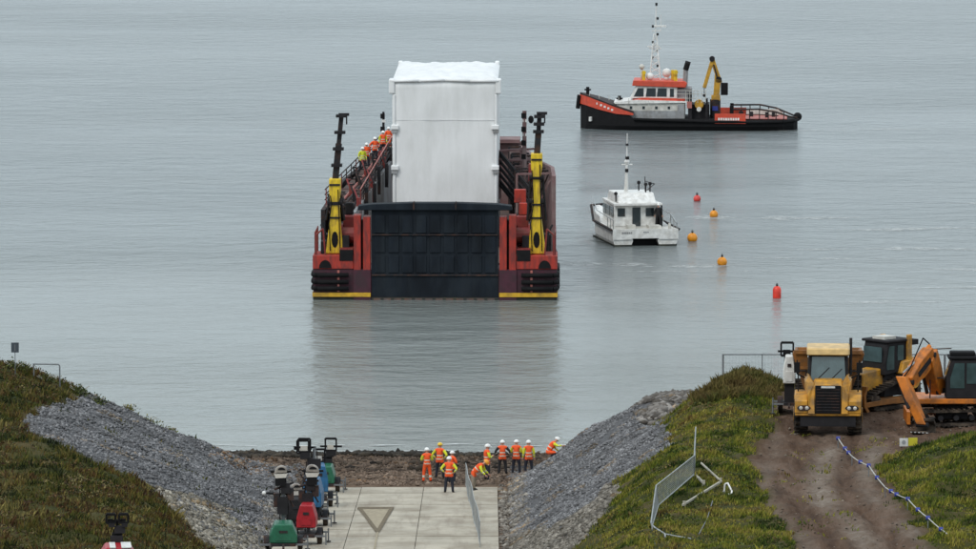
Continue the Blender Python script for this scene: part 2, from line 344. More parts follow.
L.new(noise(.022, 5, .6, (.45, 1.0, 1)), gust.inputs[0])
for nd in N:
    if nd.type == 'BUMP': L.new(gust.outputs[0], nd.inputs['Strength'])
L.new(b2, b.inputs['Normal'])
sea = MB().add([(-25000,304,0),(25000,304,0),(25000,45000,0),(-25000,45000,0)], [(0,1,2,3)]).build('sea', m); tag(sea, kind='structure')

# ---- foam where the sea meets the beach
vs = []; fs = []
for strip, (yo, wd) in enumerate(((318.6, .55), (319.9, .3), (322.2, .22))):
    xx = np.arange(-30, 14, .25)
    for k, x in enumerate(xx):
        yy = yo + .5*float(fn(x, 0., .7, 40+strip)); ww = .8*wd*max(0, .1+1.1*float(fn(x, 3., 1.3, 50+strip)))
        vs += [(x, yy-ww, .03+.01*strip), (x, yy+ww, .03+.01*strip)]
        if k and ww > .02: n = len(vs); fs.append((n-4, n-2, n-1, n-3))
foam = MB().add(vs, fs).build('foam', mat('sea_foam', (.52,.54,.53), .7, var=.3, vs=3)); tag(foam, kind='stuff')

# ---- scattered stones (joined)
ico = bmesh.new(); bmesh.ops.create_icosphere(ico, subdivisions=1, radius=1); IV20 = np.array([v.co[:] for v in ico.verts]); IF20 = np.array([[v.index for v in f.verts] for f in ico.faces]); ico.free()
OV = np.array([(1,0,0),(-1,0,0),(0,1,0),(0,-1,0),(0,0,1),(0,0,-1)])*1.1; OF = np.array([(0,2,4),(2,1,4),(1,3,4),(3,0,4),(2,0,5),(1,2,5),(3,1,5),(0,3,5)])
def stones(name, n, poly, smin_, smax, colA, colB, box=None, flat=.6, zoff=.3, accept=None, rough=.9):
    px = np.array(poly); x0, y0 = px.min(0); x1, y1 = px.max(0)
    x = rng.uniform(x0, x1, n*3); y = rng.uniform(y0, y1, n*3)
    k = inpoly(x+.35*fn(x, y, 1.3, 21), y+.35*fn(x, y, 1.1, 33), poly)
    if accept is not None: k &= accept(x, y)
    x, y = x[k][:n], y[k][:n]; n = len(x); z = height(x, y)
    s = smin_+(smax-smin_)*rng.random(n)**2.5
    IV, IF = (OV, OF) if smax < .16 else (IV20, IF20)
    P = IV[None]*(1+rng.normal(0, .16, (n, len(IV), 1)))*s[:,None,None]*np.stack([rng.uniform(.8,1.35,n), rng.uniform(.8,1.35,n), rng.uniform(.5,.9,n)*flat/.6], -1)[:,None,:]
    a = rng.uniform(0, 6.28, n); ca, sa = np.cos(a)[:,None], np.sin(a)[:,None]
    P = np.stack([P[...,0]*ca-P[...,1]*sa, P[...,0]*sa+P[...,1]*ca, P[...,2]], -1)
    P += np.stack([x, y, z+s*zoff], -1)[:,None,:]
    F_ = (IF[None]+(np.arange(n)*len(IV))[:,None,None]).reshape(-1, 3)
    u = rng.random((n,1)); c = np.array(colA)*(1-u)+np.array(colB)*u; c *= rng.uniform(.62, 1.38, (n,1))*np.clip(1+.28*fn(x, y, .7, 31)+.22*fn(x, y, 2.2, 32), .5, 1.6)[:,None]; c *= np.where(z+.25*fn(x, y, 1.2, 36) < .75, .55, 1.)[:,None]; br_ = (fn(x, y, .9, 35) > .55)[:,None] & (rng.random((n,1)) < .6); c = np.where(br_, c*np.array([1.15,.95,.72]), c)
    C = np.repeat(np.concatenate([c, np.ones((n,1))], 1)[:,None,:], len(IV), 1).reshape(-1, 4)
    return tag(np_mesh(name, P.reshape(-1,3), F_, tint_mat(name+'_stone', rough), 3, C), kind='stuff')
def tint_mat(name, rough=.9, spec=.2):
    m = bpy.data.materials.new(name); m.use_nodes = True; t = m.node_tree
    b = t.nodes['Principled BSDF']; b.inputs['Roughness'].default_value = rough; b.inputs['Specular IOR Level'].default_value = spec
    a = t.nodes.new('ShaderNodeAttribute'); a.attribute_name = 'tint'
    n = t.nodes.new('ShaderNodeTexNoise'); n.inputs['Scale'].default_value = 9; c_ = t.nodes.new('ShaderNodeTexCoord')
    t.links.new(c_.outputs['Object'], n.inputs['Vector'])
    mr = t.nodes.new('ShaderNodeMapRange'); mr.inputs[3].default_value = .65; mr.inputs[4].default_value = 1.35; t.links.new(n.outputs[0], mr.inputs[0])
    v = t.nodes.new('ShaderNodeVectorMath'); v.operation = 'SCALE'; t.links.new(a.outputs['Color'], v.inputs[0]); t.links.new(mr.outputs[0], v.inputs['Scale'])
    t.links.new(v.outputs[0], b.inputs['Base Color']); return m
G1, G2 = (.105,.105,.11), (.20,.20,.205)
tag(stones('stone_facing', 46000, STONE_L, .028, .105, G1, G2), 'grey broken stone facing on the left bank'); 
crack = lambda x, y: (np.abs((x-2.6)*.55-(y-276)*.14+.12*fn(x, y, 1.5, 2)) > .16) & (np.abs(x-7.75) > .05)
stones('stone_facing', 46000, STONE_R, .025, .095, (.12,.12,.125), (.205,.205,.21), accept=crack)
stones('rubble', 9000, RUBBLE_L, .035, .14, (.11,.095,.07), (.27,.25,.21))
stones('rubble', 15000, RUBBLE_R, .035, .14, (.09,.08,.065), (.24,.22,.19))
stones('rubble', 4200, ROCKTOP_R, .05, .24, (.075,.065,.055), (.21,.195,.18), accept=lambda x, y: fn(x, y, .8, 4) > -.1)
stones('beach_pebbles', 9000, [(-14,298),(5,298),(5,319),(-14,319)], .04, .13, (.10,.07,.05), (.20,.15,.115))
stones('toe_stones', 3500, [(0.5,298),(1.9,298),(1.9,232),(0.5,232)], .035, .14, (.13,.11,.09), (.26,.24,.21))
stones('toe_stones', 2200, [(-10.4,298),(-9.45,298),(-9.45,245),(-10.4,245)], .035, .14, (.12,.11,.10), (.24,.23,.21))
stones('seaweed_rocks', 1500, [(-14,314.3),(-12,316.3),(-3,316.6),(4,315.2),(4,317.8),(-14,318.6)], .05, .26, (.028,.023,.016), (.085,.068,.048), rough=.7, accept=lambda x, y: fn(x, y*2, .6, 8) > -.25)
stones('seaweed_rocks', 220, [(-13,306),(5,306),(5,312),(-13,312)], .08, .26, (.03,.025,.02), (.09,.07,.05), accept=lambda x, y: fn(x, y*2, .9, 18) > .35)
stones('track_stones', 2200, YARD, .02, .07, (.08,.06,.045), (.19,.16,.13), accept=lambda x, y: (y > 222) & (x < 26))

# ---- grass and scrub: bent blades (joined)
def blades(name, n, x0, x1, y0, y1, cols_, hmin, hmax, wmin, wmax, ok, dens=None, lean=.45):
    x = rng.uniform(x0, x1, n); y = rng.uniform(y0, y1, n); k = ok(x, y)
    if dens is not None: k &= rng.random(n) < dens(x, y)
    x, y = x[k], y[k]; n = len(x); z = height(x, y)-.03
    tuft = .35+.85*np.clip(.45+.8*fn(x, y, 1.6, 60)+.5*fn(x, y, 4.3, 61), 0, 1.7)
    h = rng.uniform(hmin, hmax, n)*tuft; wd = rng.uniform(wmin, wmax, n); a = rng.uniform(0, 6.28, n); la = rng.uniform(0, 6.28, n); lm = rng.uniform(.05, lean, n)*h
    dx, dy = np.cos(a)*wd, np.sin(a)*wd; lx, ly = np.cos(la)*lm+.06*h, np.sin(la)*lm
    P = np.stack([np.stack([x-dx, y-dy, z], -1), np.stack([x+dx, y+dy, z], -1), np.stack([x+dx+lx*.45, y+dy+ly*.45, z+h*.62], -1), np.stack([x+lx*1.3, y+ly*1.3, z+h], -1)], 1)
    o = (np.arange(n)*4)[:,None]; F_ = np.concatenate([o+[0,1,2], o+[0,2,3]], 0)
    q = np.clip(.5+.40*fn(x, y, .45, 70)+.42*fn(x, y, 1.25, 71)+.3*fn(x, y, 3.1, 72)+rng.normal(0, .13, n), 0, .999)*(len(cols_)-1); i = q.astype(int); f = (q-i)[:,None]
    C_ = np.array(cols_); c = C_[i]*(1-f)+C_[np.minimum(i+1, len(cols_)-1)]*f; c = c*rng.uniform(.65, 1.35, (n,1))
    C = np.repeat(np.concatenate([c, np.ones((n,1))], 1)[:,None,:], 4, 1).reshape(-1, 4)
    return tag(np_mesh(name, P.reshape(-1,3), F_, tint_mat(name+'_leaf', .8), 3, C), kind='stuff')
def clearof(polys):
    def f(x, y):
        k = np.ones(len(x), bool); wx = x+.35*fn(x, y, 1.3, 21); wy = y+.35*fn(x, y, 1.1, 33)
        for p in polys: k &= ~inpoly(wx, wy, p)
        return k
    return f
GR = [(.016,.032,.003), (.048,.076,.008), (.125,.145,.016), (.215,.20,.028), (.28,.235,.055), (.10,.06,.02)]
BR = [(.010,.016,.004), (.028,.040,.006), (.075,.078,.013), (.13,.10,.024), (.085,.040,.016), (.020,.014,.007), (.21,.175,.055)]
okL = clearof([STONE_L, RUBBLE_L]); okR = clearof([STONE_R, RUBBLE_R, YARD, ROCKTOP_R])
blades('grass', 230000, -31, -9.8, 222, 303.5, BR, .10, .36, .010, .032, okL, dens=lambda x, y: np.where(fn(x, y, .55, 110)+.5*fn(x, y, 1.9, 111) > .75, .12, 1.))
blades('tall_weeds', 90000, -30, -10.5, 222, 302, [(.03,.04,.01), (.13,.11,.03), (.20,.16,.06), (.09,.04,.02)], .3, .6, .012, .028, lambda x, y: okL(x, y) & (y < 294) & (fn(x, y, .7, 120)+.7*fn(x, y, 2.4, 121) > .95), lean=.6)
blades('tall_weeds', 45000, 3.5, 26, 222, 284, [(.04,.06,.01), (.12,.12,.03), (.22,.19,.07), (.16,.12,.04)], .2, .45, .012, .028, lambda x, y: okR(x, y) & (fn(x, y, .7, 122)+.7*fn(x, y, 2.4, 123) > .95), lean=.6)
blades('grass', 220000, 1.8, 17, 220, 285, GR, .08, .24, .010, .028, okR, dens=lambda x, y: np.where((x < 4.5) | (fn(x, y, .6, 112)+.5*fn(x, y, 2.1, 113) > .85), .25, 1.))
blades('grass', 75000, 15.5, 27, 220, 256, GR[:5], .10, .28, .011, .03, okR)
blades('grass', 30000, 9.3, 15, 269, 284, [(.035,.045,.01), (.08,.075,.018), (.14,.11,.035), (.10,.07,.025)], .2, .5, .015, .035, okR)
blades('weeds', 5000, -20.5, -10, 255, 303, BR[:4], .1, .3, .02, .05, lambda x, y: inpoly(x, y, STONE_L) & (fn(x, y, .7, 80) > .45))
blades('weeds', 6500, 11, 18, 222, 262, GR, .06, .18, .02, .04, lambda x, y: inpoly(x, y, YARD) & (fn(x, y, .8, 81) > .25) & (np.abs(x-14.9) > .6))
# leafy scrub between the blades (joined leaf clumps)
def scrub(name, n, x0, x1, y0, y1, cols_, ok, s0=.03, s1=.075, hh=.42):
    x = rng.uniform(x0, x1, n); y = rng.uniform(y0, y1, n); f = .7*fn(x, y, .8, 100)+.6*fn(x, y, 2.0, 101)
    k = ok(x, y) & (f > .12); x, y, f = x[k], y[k], f[k]; n = len(x); z = height(x, y)+rng.random(n)*hh*np.clip(f*1.2, .1, 1.)
    s = rng.uniform(s0, s1, n)[:,None]; d1 = rng.normal(0, 1, (n,3)); d1 /= np.linalg.norm(d1, axis=1)[:,None]; d2 = np.cross(d1, rng.normal(0, 1, (n,3))); d2 /= np.linalg.norm(d2, axis=1)[:,None]
    c = np.stack([x, y, z], -1); P = np.stack([c-d1*s, c+d2*s*.55, c+d1*s, c-d2*s*.55], 1)
    q = np.clip(.5+.6*fn(x, y, .6, 102)+.5*fn(x, y, 1.9, 103)+rng.normal(0, .12, n), 0, .999)*len(cols_); cc = np.array(cols_)[q.astype(int)]*rng.uniform(.6, 1.4, (n,1))
    C = np.repeat(np.concatenate([cc, np.ones((n,1))], 1)[:,None,:], 4, 1).reshape(-1, 4)
    return tag(np_mesh(name, P.reshape(-1,3), np.arange(4*n).reshape(-1,4), tint_mat(name+'_leaf', .7, .3), 4, C), kind='stuff')
scrub('scrub', 150000, -30, -10, 222, 303, [(.012,.02,.005), (.03,.042,.008), (.075,.075,.015), (.10,.055,.02), (.04,.02,.012), (.16,.13,.05)], okL)
scrub('scrub', 110000, 2, 26, 220, 284, [(.012,.024,.004), (.03,.05,.008), (.065,.09,.014), (.12,.12,.025), (.14,.10,.03)], okR, hh=.2)
# scrub crowns along the crest of the left bank
def bush(x, y, r, h, cols_, label):
    n = int(900*r*h); th = rng.uniform(0, 6.28, n); u = rng.random(n)**.5; zz = rng.random(n)
    lump = .75+.35*np.sin(3*th+x)+.2*np.sin(7*th+y)
    px = r*lump*u*np.cos(th)*(1-.5*zz); py = r*lump*u*np.sin(th)*(1-.5*zz); pz = h*zz*(1-.6*u*u)*lump
    s = rng.uniform(.03, .075, n); d1 = rng.normal(0, 1, (n,3)); d1 /= np.linalg.norm(d1, axis=1)[:,None]; d2 = np.cross(d1, rng.normal(0, 1, (n,3))); d2 /= np.linalg.norm(d2, axis=1)[:,None]
    c = np.stack([px, py, pz], -1); P = np.stack([c-d1*s[:,None], c+d2*s[:,None]*.6, c+d1*s[:,None], c-d2*s[:,None]*.6], 1)
    q = rng.integers(0, len(cols_), n); cc = np.array(cols_)[q]*rng.uniform(.6, 1.3, (n,1)); C = np.repeat(np.concatenate([cc, np.ones((n,1))], 1)[:,None,:], 4, 1).reshape(-1, 4)
    root = thing('bush', label, 'bush', (x, y, H1(x, y)), 0, 'scrub bushes on the banks')
    np_mesh('foliage', P.reshape(-1,3), np.arange(4*n).reshape(-1,4), BUSHM, 4, C, root)
    sm = MB()
    for k in range(5):
        a = k*1.26; sm.tube([(0,0,-.1), (.25*r*math.cos(a), .25*r*math.sin(a), h*.4), (.6*r*math.cos(a), .6*r*math.sin(a), h*.75)], .018, 5)
    sm.build('stem', 'timber', root)
BUSHM = tint_mat('bush_leaf', .75)
DG = [(.025,.04,.012), (.05,.07,.016), (.08,.09,.02)]
for x, y, r, h, l in ((-23.8,299.5,1.0,.55,'dark low bush on the crest below the small grey sign'), (-22.2,299.3,.9,.5,'dark low bush left of the bent handrail on the crest'), (-20.6,299.8,.9,.6,'dark green bush right of the bent handrail'), (-19.7,300,.75,.5,'dark bush where the left crest meets the grey stones'), (-18.2,301.8,.6,.4,'small pale green bush on the stony crest, upper one'), (-17.2,302,.7,.35,'low yellow green bush midway along the stony crest'), (-16.1,302.2,.5,.25,'tiny brown green bush on the stony crest, lower one')):
    bush(x, y, r, h, DG if 'dark' in l else GR, l)

# pale wake and foam lines drifting on the water off the catamaran
def wake(name, cx, cy, ln, wd, seed, label):
    vs = []; fs = []; n = 60
    for k in range(n):
        t_ = k/(n-1); x = cx+(t_-.5)*ln; yy = cy+2.2*float(fn(x, 0., .12, seed)); ww = 2.2*wd*math.sin(math.pi*t_)*max(0, .45+.9*float(fn(x, 3., .8, seed+1)))+.005
        vs += [(x, yy-ww, .012), (x, yy+ww, .012)]
        if k: m_ = len(vs); fs.append((m_-4, m_-2, m_-1, m_-3))
    return tag(MB().add(vs, fs).build(name, WAKEM), label, kind='stuff')
WAKEM = mat('wake_foam', (.50,.52,.51), .5, var=.2, vs=1.5)
_t = WAKEM.node_tree; _n = _t.nodes.new('ShaderNodeTexNoise'); _n.inputs['Scale'].default_value = 1.1; _n.inputs['Detail'].default_value = 7; _n.inputs['Roughness'].default_value = .7
_c = _t.nodes.new('ShaderNodeTexCoord'); _t.links.new(_c.outputs['Object'], _n.inputs['Vector']); _m = _t.nodes.new('ShaderNodeMapRange')
for _i, _v in ((1,.36),(2,.66),(3,0.),(4,.8)): _m.inputs[_i].default_value = _v
_t.links.new(_n.outputs[0], _m.inputs[0]); _t.links.new(_m.outputs[0], _t.nodes['Principled BSDF'].inputs['Alpha'])
wake('wake_foam', 20, 458.5, 20, .9, 3, 'thin pale wake line right of the catamaran')
for q_, (a_, b2_, c_, d_) in enumerate(((36,448,22,.8),(30,432,18,.6),(24,425,12,.5),(13,421,10,.6),(38,418,16,.6),(33,405,14,.5),(27,396,10,.4),(44,470,20,.8))): wake('wake_foam', a_, b2_, c_, d_, 20+q_, 'pale broken streak on the water right of the buoys')
wake('wake_foam', 8.5, 422, 9, 1.1, 5, 'pale slick in front of the catamaran stern')
wake('wake_foam', 14.5, 416, 12, .28, 8, 'short pale line beyond the slick')
wake('wake_foam', 33, 545, 16, .5, 9, 'pale wake behind the tug stern')
# ------------------------------------------------------------------ slipway of concrete slabs
def SZ(y): return 1.2 + (297 - y) / 15.0
ny_ = int((297-228)/3.9); sb = MB()
sb.prism([(296.9, SZ(296.9)-.13), (228, SZ(228)-.13), (228, SZ(228)-.5), (296.9, SZ(296.9)-.6)], 'x', -9.45, .5)
slipway = tag(sb.build('slipway', 'concrete'), kind='structure')
colx = [(-9.42,-6.32), (-6.29,-3.22), (-3.19,.47)]
for ci, (x0, x1) in enumerate(colx):
    y1 = 297.0
    k = 0
    while y1 > 230:
        y0 = y1-3.9; dz = rng.uniform(-.012, .012)
        MB().prism([(y1-.02, SZ(y1)+dz), (y0+.02, SZ(y0)+dz), (y0+.02, SZ(y0)-.125), (y1-.02, SZ(y1)-.125)], 'x', x0, x1).build('concrete_slab', 'concrete', slipway)
        y1 = y0; k += 1
# painted triangle
def strip(mb, a, b, wd, dz=.02):
    a = Vector((a[0], a[1], 0)); b = Vector((b[0], b[1], 0)); d = (b-a).normalized(); s = Vector((d.y, -d.x, 0)).normalized()*wd/2
    q = [a-s, b-s, b+s, a+s]; mb.add([(p.x, p.y, SZ(p.y)+dz) for p in q], [(0,1,2,3)])
TA, TB, TC = (-6.10,282.7), (-4.58,282.7), (-4.98,268.0)
mk = MB(); A = Vector((*TA, SZ(TA[1])+.018)); B_ = Vector((*TB, SZ(TB[1])+.018)); C_ = Vector((*TC, SZ(TC[1])+.018)); mk.add([A, B_, C_], [(0,1,2)])
mk.build('marking_fill', 'paint_pale', slipway)
mk = MB(); strip(mk, (TA[0]-.1, TA[1]), (TB[0]+.1, TB[1]), 1.35, .024); strip(mk, TA, TC, .19, .028); strip(mk, TB, TC, .19, .032); mk.build('triangle_marking', 'paint_mark', slipway)
mk = MB(); strip(mk, TC, (-4.86, 240), .09, .024); mk.build('marking_line', 'paint_pale', slipway)

# ------------------------------------------------------------------ people
def skin_body(pts, edges, rad, sub=1):
    me = bpy.data.meshes.new('tmp'); me.from_pydata(pts, edges, []); o = bpy.data.objects.new('tmp', me); COL.objects.link(o)
    md = o.modifiers.new('s', 'SKIN'); 
    for i, r in enumerate(rad): me.skin_vertices[0].data[i].radius = (r, r) if not isinstance(r, tuple) else r
    me.skin_vertices[0].data[0].use_root = True
    s = o.modifiers.new('u', 'SUBSURF'); s.levels = 2
    dg = bpy.context.evaluated_depsgraph_get(); ev = o.evaluated_get(dg); m2 = bpy.data.meshes.new_from_object(ev)
    vs = [v.co.copy() for v in m2.vertices]; fs = [tuple(p.vertices) for p in m2.polygons]
    bpy.data.objects.remove(o); bpy.data.meshes.remove(me); bpy.data.meshes.remove(m2); return vs, fs
def person(label, x, y, z, rz, pose='stand', jacket='hvo', sleeve='hvo', trousers='navy', helmet='helmw', group=None, sc=1.0, arms='down', tape=True):
    """body grown along a posed skeleton, one mesh; helmet is its child"""
    bend = {'stand': 0, 'bend': R(48), 'crouch': R(35), 'lean': R(10)}[pose]
    hip = Vector((0, 0, .93 if pose != 'crouch' else .52)); st = .12
    up = Vector((0, -math.sin(bend), math.cos(bend))); fw = Vector((0, -math.cos(bend), -math.sin(bend)))     # faces -y
    P = {}; P['hip'] = hip; P['waist'] = hip+up*.16; P['chest'] = hip+up*.38; P['neck0'] = hip+up*.53; P['neck'] = hip+up*.60+fw*.01; P['head'] = hip+up*.70+fw*.03; P['crown'] = hip+up*.80+fw*.02
    for s, n in ((-1,'L'), (1,'R')):
        P['sh'+n] = hip+up*.49+Vector((s*.19, 0, 0)); 
        if arms == 'down' and pose == 'stand': P['el'+n] = P['sh'+n]+Vector((s*.06, .03, -.27)); P['wr'+n] = P['el'+n]+Vector((s*.02, -.06, -.24))
        elif arms == 'hips': P['el'+n] = P['sh'+n]+Vector((s*.17, .06, -.22)); P['wr'+n] = P['el'+n]+Vector((-s*.13, -.07, -.16))
        elif arms == 'fold': P['el'+n] = P['sh'+n]+Vector((s*.08, -.04, -.27)); P['wr'+n] = P['el'+n]+Vector((-s*.17, -.17, .06))
        elif arms == 'point' and n == 'L': P['el'+n] = P['sh'+n]+Vector((-.2, -.16, -.08)); P['wr'+n] = P['el'+n]+Vector((-.16, -.17, .04))
        else: P['el'+n] = P['sh'+n]+Vector((s*.05, -.08, -.26)); P['wr'+n] = P['el'+n]+Vector((0, -.16, -.16))
        P['hip'+n] = hip+Vector((s*.10, 0, -.05))
        if pose == 'crouch': P['kn'+n] = Vector((s*.17, -.36, .48)); P['an'+n] = Vector((s*.14, -.12, .09))
        else: P['kn'+n] = Vector((s*(.11+st*.3), -.02, .50)); P['an'+n] = Vector((s*(.12+st*.45), .03, .09))
        P['toe'+n] = P['an'+n]+Vector((s*.03, -.17, -.045))
    names = list(P); ix = {n: i for i, n in enumerate(names)}
    rad = dict(hip=.155, waist=.15, chest=.165, neck0=.10, neck=.058, head=.088, crown=.072)
    for n in 'LR': rad.update({'sh'+n: .085, 'el'+n: .058, 'wr'+n: .042, 'hip'+n: .105, 'kn'+n: .078, 'an'+n: .06, 'toe'+n: .042})
    E = [('hip','waist'),('waist','chest'),('chest','neck0'),('neck0','neck'),('neck','head'),('head','crown')]
    for n in 'LR': E += [('neck0','sh'+n),('sh'+n,'el'+n),('el'+n,'wr'+n),('hip','hip'+n),('hip'+n,'kn'+n),('kn'+n,'an'+n),('an'+n,'toe'+n)]
    vs, fs = skin_body([tuple(P[n]) for n in names], [(ix[a], ix[b_]) for a, b_ in E], [rad[n] for n in names])
    fm = []
    segs = [(a, b_, P[a], P[b_]) for a, b_ in E]
    for f in fs:
        c = sum((vs[i] for i in f), Vector())/len(f); best = 9; bs = None; bt = 0
        for a, b_, p, q in segs:
            t_ = max(0, min(1, (c-p).dot(q-p)/(q-p).length_squared)); dd = (c-(p+(q-p)*t_)).length-.5*(rad[a]*(1-t_)+rad[b_]*t_)
            if dd < best: best, bs, bt = dd, (a, b_), t_
        a, b_ = bs; k = 0; h = (c-hip).dot(up)
        if a in ('neck','head') or b_ == 'neck' and bt > .5: k = 3
        elif a.startswith('sh'): k = 1
        elif a.startswith('el'): k = 4 if (tape and .25 < bt < .5) else 1
        elif a.startswith('an'): k = 5
        elif a.startswith('kn'): k = 5 if c.z < .12 else (4 if (trousers == 'hvo' and .3 < bt < .5) else 2)
        elif a.startswith('hip') and a != 'hip' or b_ in ('hipL','hipR'): k = 2 if h < -.10 else 0
        elif tape and (.04 < h < .09 or .24 < h < .29): k = 4
        fm.append(k)
    # hands: palm, four fingers, thumb; face: nose, ears, eyes
    ex = MB(); 
    for s, n in ((-1,'L'), (1,'R')):
        wv = P['wr'+n]; dr = (wv-P['el'+n]).normalized(); side = dr.orthogonal().normalized(); 
        if abs(side.z) > .7: side = dr.cross(side)
        nn = dr.cross(side); ex.beam(wv+dr*.01, wv+dr*.10, .075, .032)
        for q in range(4):
            o_ = side*(-.028+.019*q); L_ = (.062,.075,.07,.055)[q]; k1 = wv+dr*.095+o_; k2 = k1+dr*L_*.55+nn*.012; k3 = k2+dr*L_*.35+nn*.03; ex.tube([k1, k2, k3], .0085, 5)
        t0 = wv+dr*.03+side*.035; ex.tube([t0, t0+dr*.035+side*.03, t0+dr*.065+side*.03+nn*.015], .0105, 5)
    hc = P['head']; ex.cyl(hc+fw*.085, hc+fw*.115-up*.015, .018, .008, 5)
    for s in (-1, 1): ex.ball(hc+Vector((s*.088,0,0)), .022, 6, 4); 
    off = len(vs); vs += [Vector(v) for v in ex.v]; fs += [tuple(i+off for i in f) for f in ex.f]; fm += [3]*len(ex.f)
    ey = MB(); [ey.ball(hc+fw*.086+up*.02+Vector((s*.033,0,0)), .010, 6, 4) for s in (-1, 1)]; ey.beam(hc+fw*.092-up*.045-Vector((.022,0,0)), hc+fw*.092-up*.045+Vector((.022,0,0)), .006, .008)
    off = len(vs); vs += [Vector(v) for v in ey.v]; fs += [tuple(i+off for i in f) for f in ey.f]; fm += [6]*len(ey.f)
    me = bpy.data.meshes.new('person'); me.from_pydata([tuple(v) for v in vs], [], fs)
    for k in (jacket, sleeve, trousers, 'skin', 'refl', 'boot_l', 'hair'): me.materials.append(M[k])
    me.polygons.foreach_set('material_index', fm); me.polygons.foreach_set('use_smooth', [True]*len(fs))
    o = bpy.data.objects.new('person', me); COL.objects.link(o); o.location = (x, y, z-.04); o.rotation_euler = (0, 0, rz); o.scale = (sc*1.08, sc*1.08, sc)
    tag(o, label, 'person', group)
    hm = MB(); q = hc+up*.045+fw*.0; secs = []
    rot = Matrix.Rotation(bend, 3, 'X')
    for hh, rr in ((0, .128), (.02, .130), (.06, .12), (.10, .092), (.128, .05), (.137, .008)):
        secs.append([q+rot@Vector((rr*.92*math.cos(t_), rr*1.1*math.sin(t_), hh)) for t_ in [2*math.pi*i/12 for i in range(12)]])
    hm.loft(secs); hm.prism([(-.09,-.10),(.09,-.10),(.07,-.19),(-.07,-.19)], 'z', 0, .012) if False else None
    brim = [q+rot@Vector(v) for v in ((-.10,-.09,.0),(.10,-.09,.0),(.07,-.185,-.005),(-.07,-.185,-.005),(-.10,-.09,.014),(.10,-.09,.014),(.07,-.185,.007),(-.07,-.185,.007))]
    hm.add(brim, [(0,3,2,1),(4,5,6,7),(0,1,5,4),(1,2,6,5),(2,3,7,6),(3,0,4,7)])
    hm.build('helmet', helmet, o, smooth=False)
    return o
def ground_z(x, y): return max(H1(x, y), SZ(y) if (-9.4 < x < .47 and y < 297) else -9)
B180 = R(180)
def shore_person(label, x, y, rz, **k): return person(label, x, y, ground_z(x, y), rz, group='workers in hi-vis clothing', **k)
shore_person('worker in orange jacket and orange trousers, leftmost of the group by the sea', -3.08, 300.45, R(188), trousers='hvo', arms='fold', sc=.99, sleeve='hvy')
shore_person('worker in lime sleeves, orange vest and yellow helmet beside the all orange worker', -2.45, 302.8, R(160), sleeve='hvy', helmet='helmy', arms='hips', sc=1.03)
shore_person('worker in white helmet standing on the concrete with lime sleeves and dark trousers', -1.92, 293.3, R(175), sleeve='hvy', arms='hips', sc=1.02)
shore_person('worker mostly hidden behind the one on the concrete, only the white helmet showing above', -1.82, 299.6, R(140), arms='fold', sc=.93)
shore_person('worker bending towards the slipway fence in lime and orange coat and orange helmet', -.72, 294.9, R(75), pose='bend', sleeve='hvy', trousers='khaki', helmet='helmo', sc=1.04)
shore_person('worker seen from the side in orange with lime sleeves just right of the fence', -.05, 300.95, R(110), sleeve='hvy', arms='fold', sc=1.04)
shore_person('worker in orange vest with black sleeves and wide stance, left of the trio', .74, 304.6, R(185), sleeve='blk', trousers='blk', arms='hips')
shore_person('worker in orange jacket in the middle of the trio by the water', 1.45, 304.9, R(170), sleeve='hvy', arms='fold', sc=1.01)
shore_person('worker in orange jacket at the right of the trio by the water', 2.08, 304.6, R(190), sleeve='hvy', arms='down', sc=1.01)
shore_person('worker crouching behind the stone bank at far right of the group', 2.98, 297.6, R(95), pose='crouch', sleeve='hvy', arms='point')

# ------------------------------------------------------------------ heavy-lift barge
BR_ = thing('barge', 'black red and purple heavy cargo barge with two yellow cranes, stern door facing the beach', 'barge', (-3.53, 397.3, 0), -R(1.0))
hb = [(-8.1,0),(-8.1,12),(-7.4,24),(-5.3,50),(-3.5,57),(3.5,57),(5.3,50),(7.4,24),(8.1,12),(8.1,0)]
hull = MB().prism([(-8.1,.02),(-8.1,12),(-7.3,26),(-5.1,50),(-3.2,57),(3.2,57),(5.1,50),(7.3,26),(8.1,12),(8.1,.02)], 'z', -1.5, 2.06).build('hull', 'purple', BR_)
MB().prism([(-8.13,-.01),(-8.13,12),(-7.33,26),(-5.13,50),(5.13,50),(7.33,26),(8.13,12),(8.13,-.01)], 'z', -1.6, .18).build('boot_top', 'boot', hull)
dk = MB().prism([(-7.9,3.2),(-7.9,12),(-7.1,26),(-4.9,50),(4.9,50),(7.1,26),(7.9,12),(7.9,3.2)], 'z', 2.06, 2.14).build('deck', 'tread', BR_)
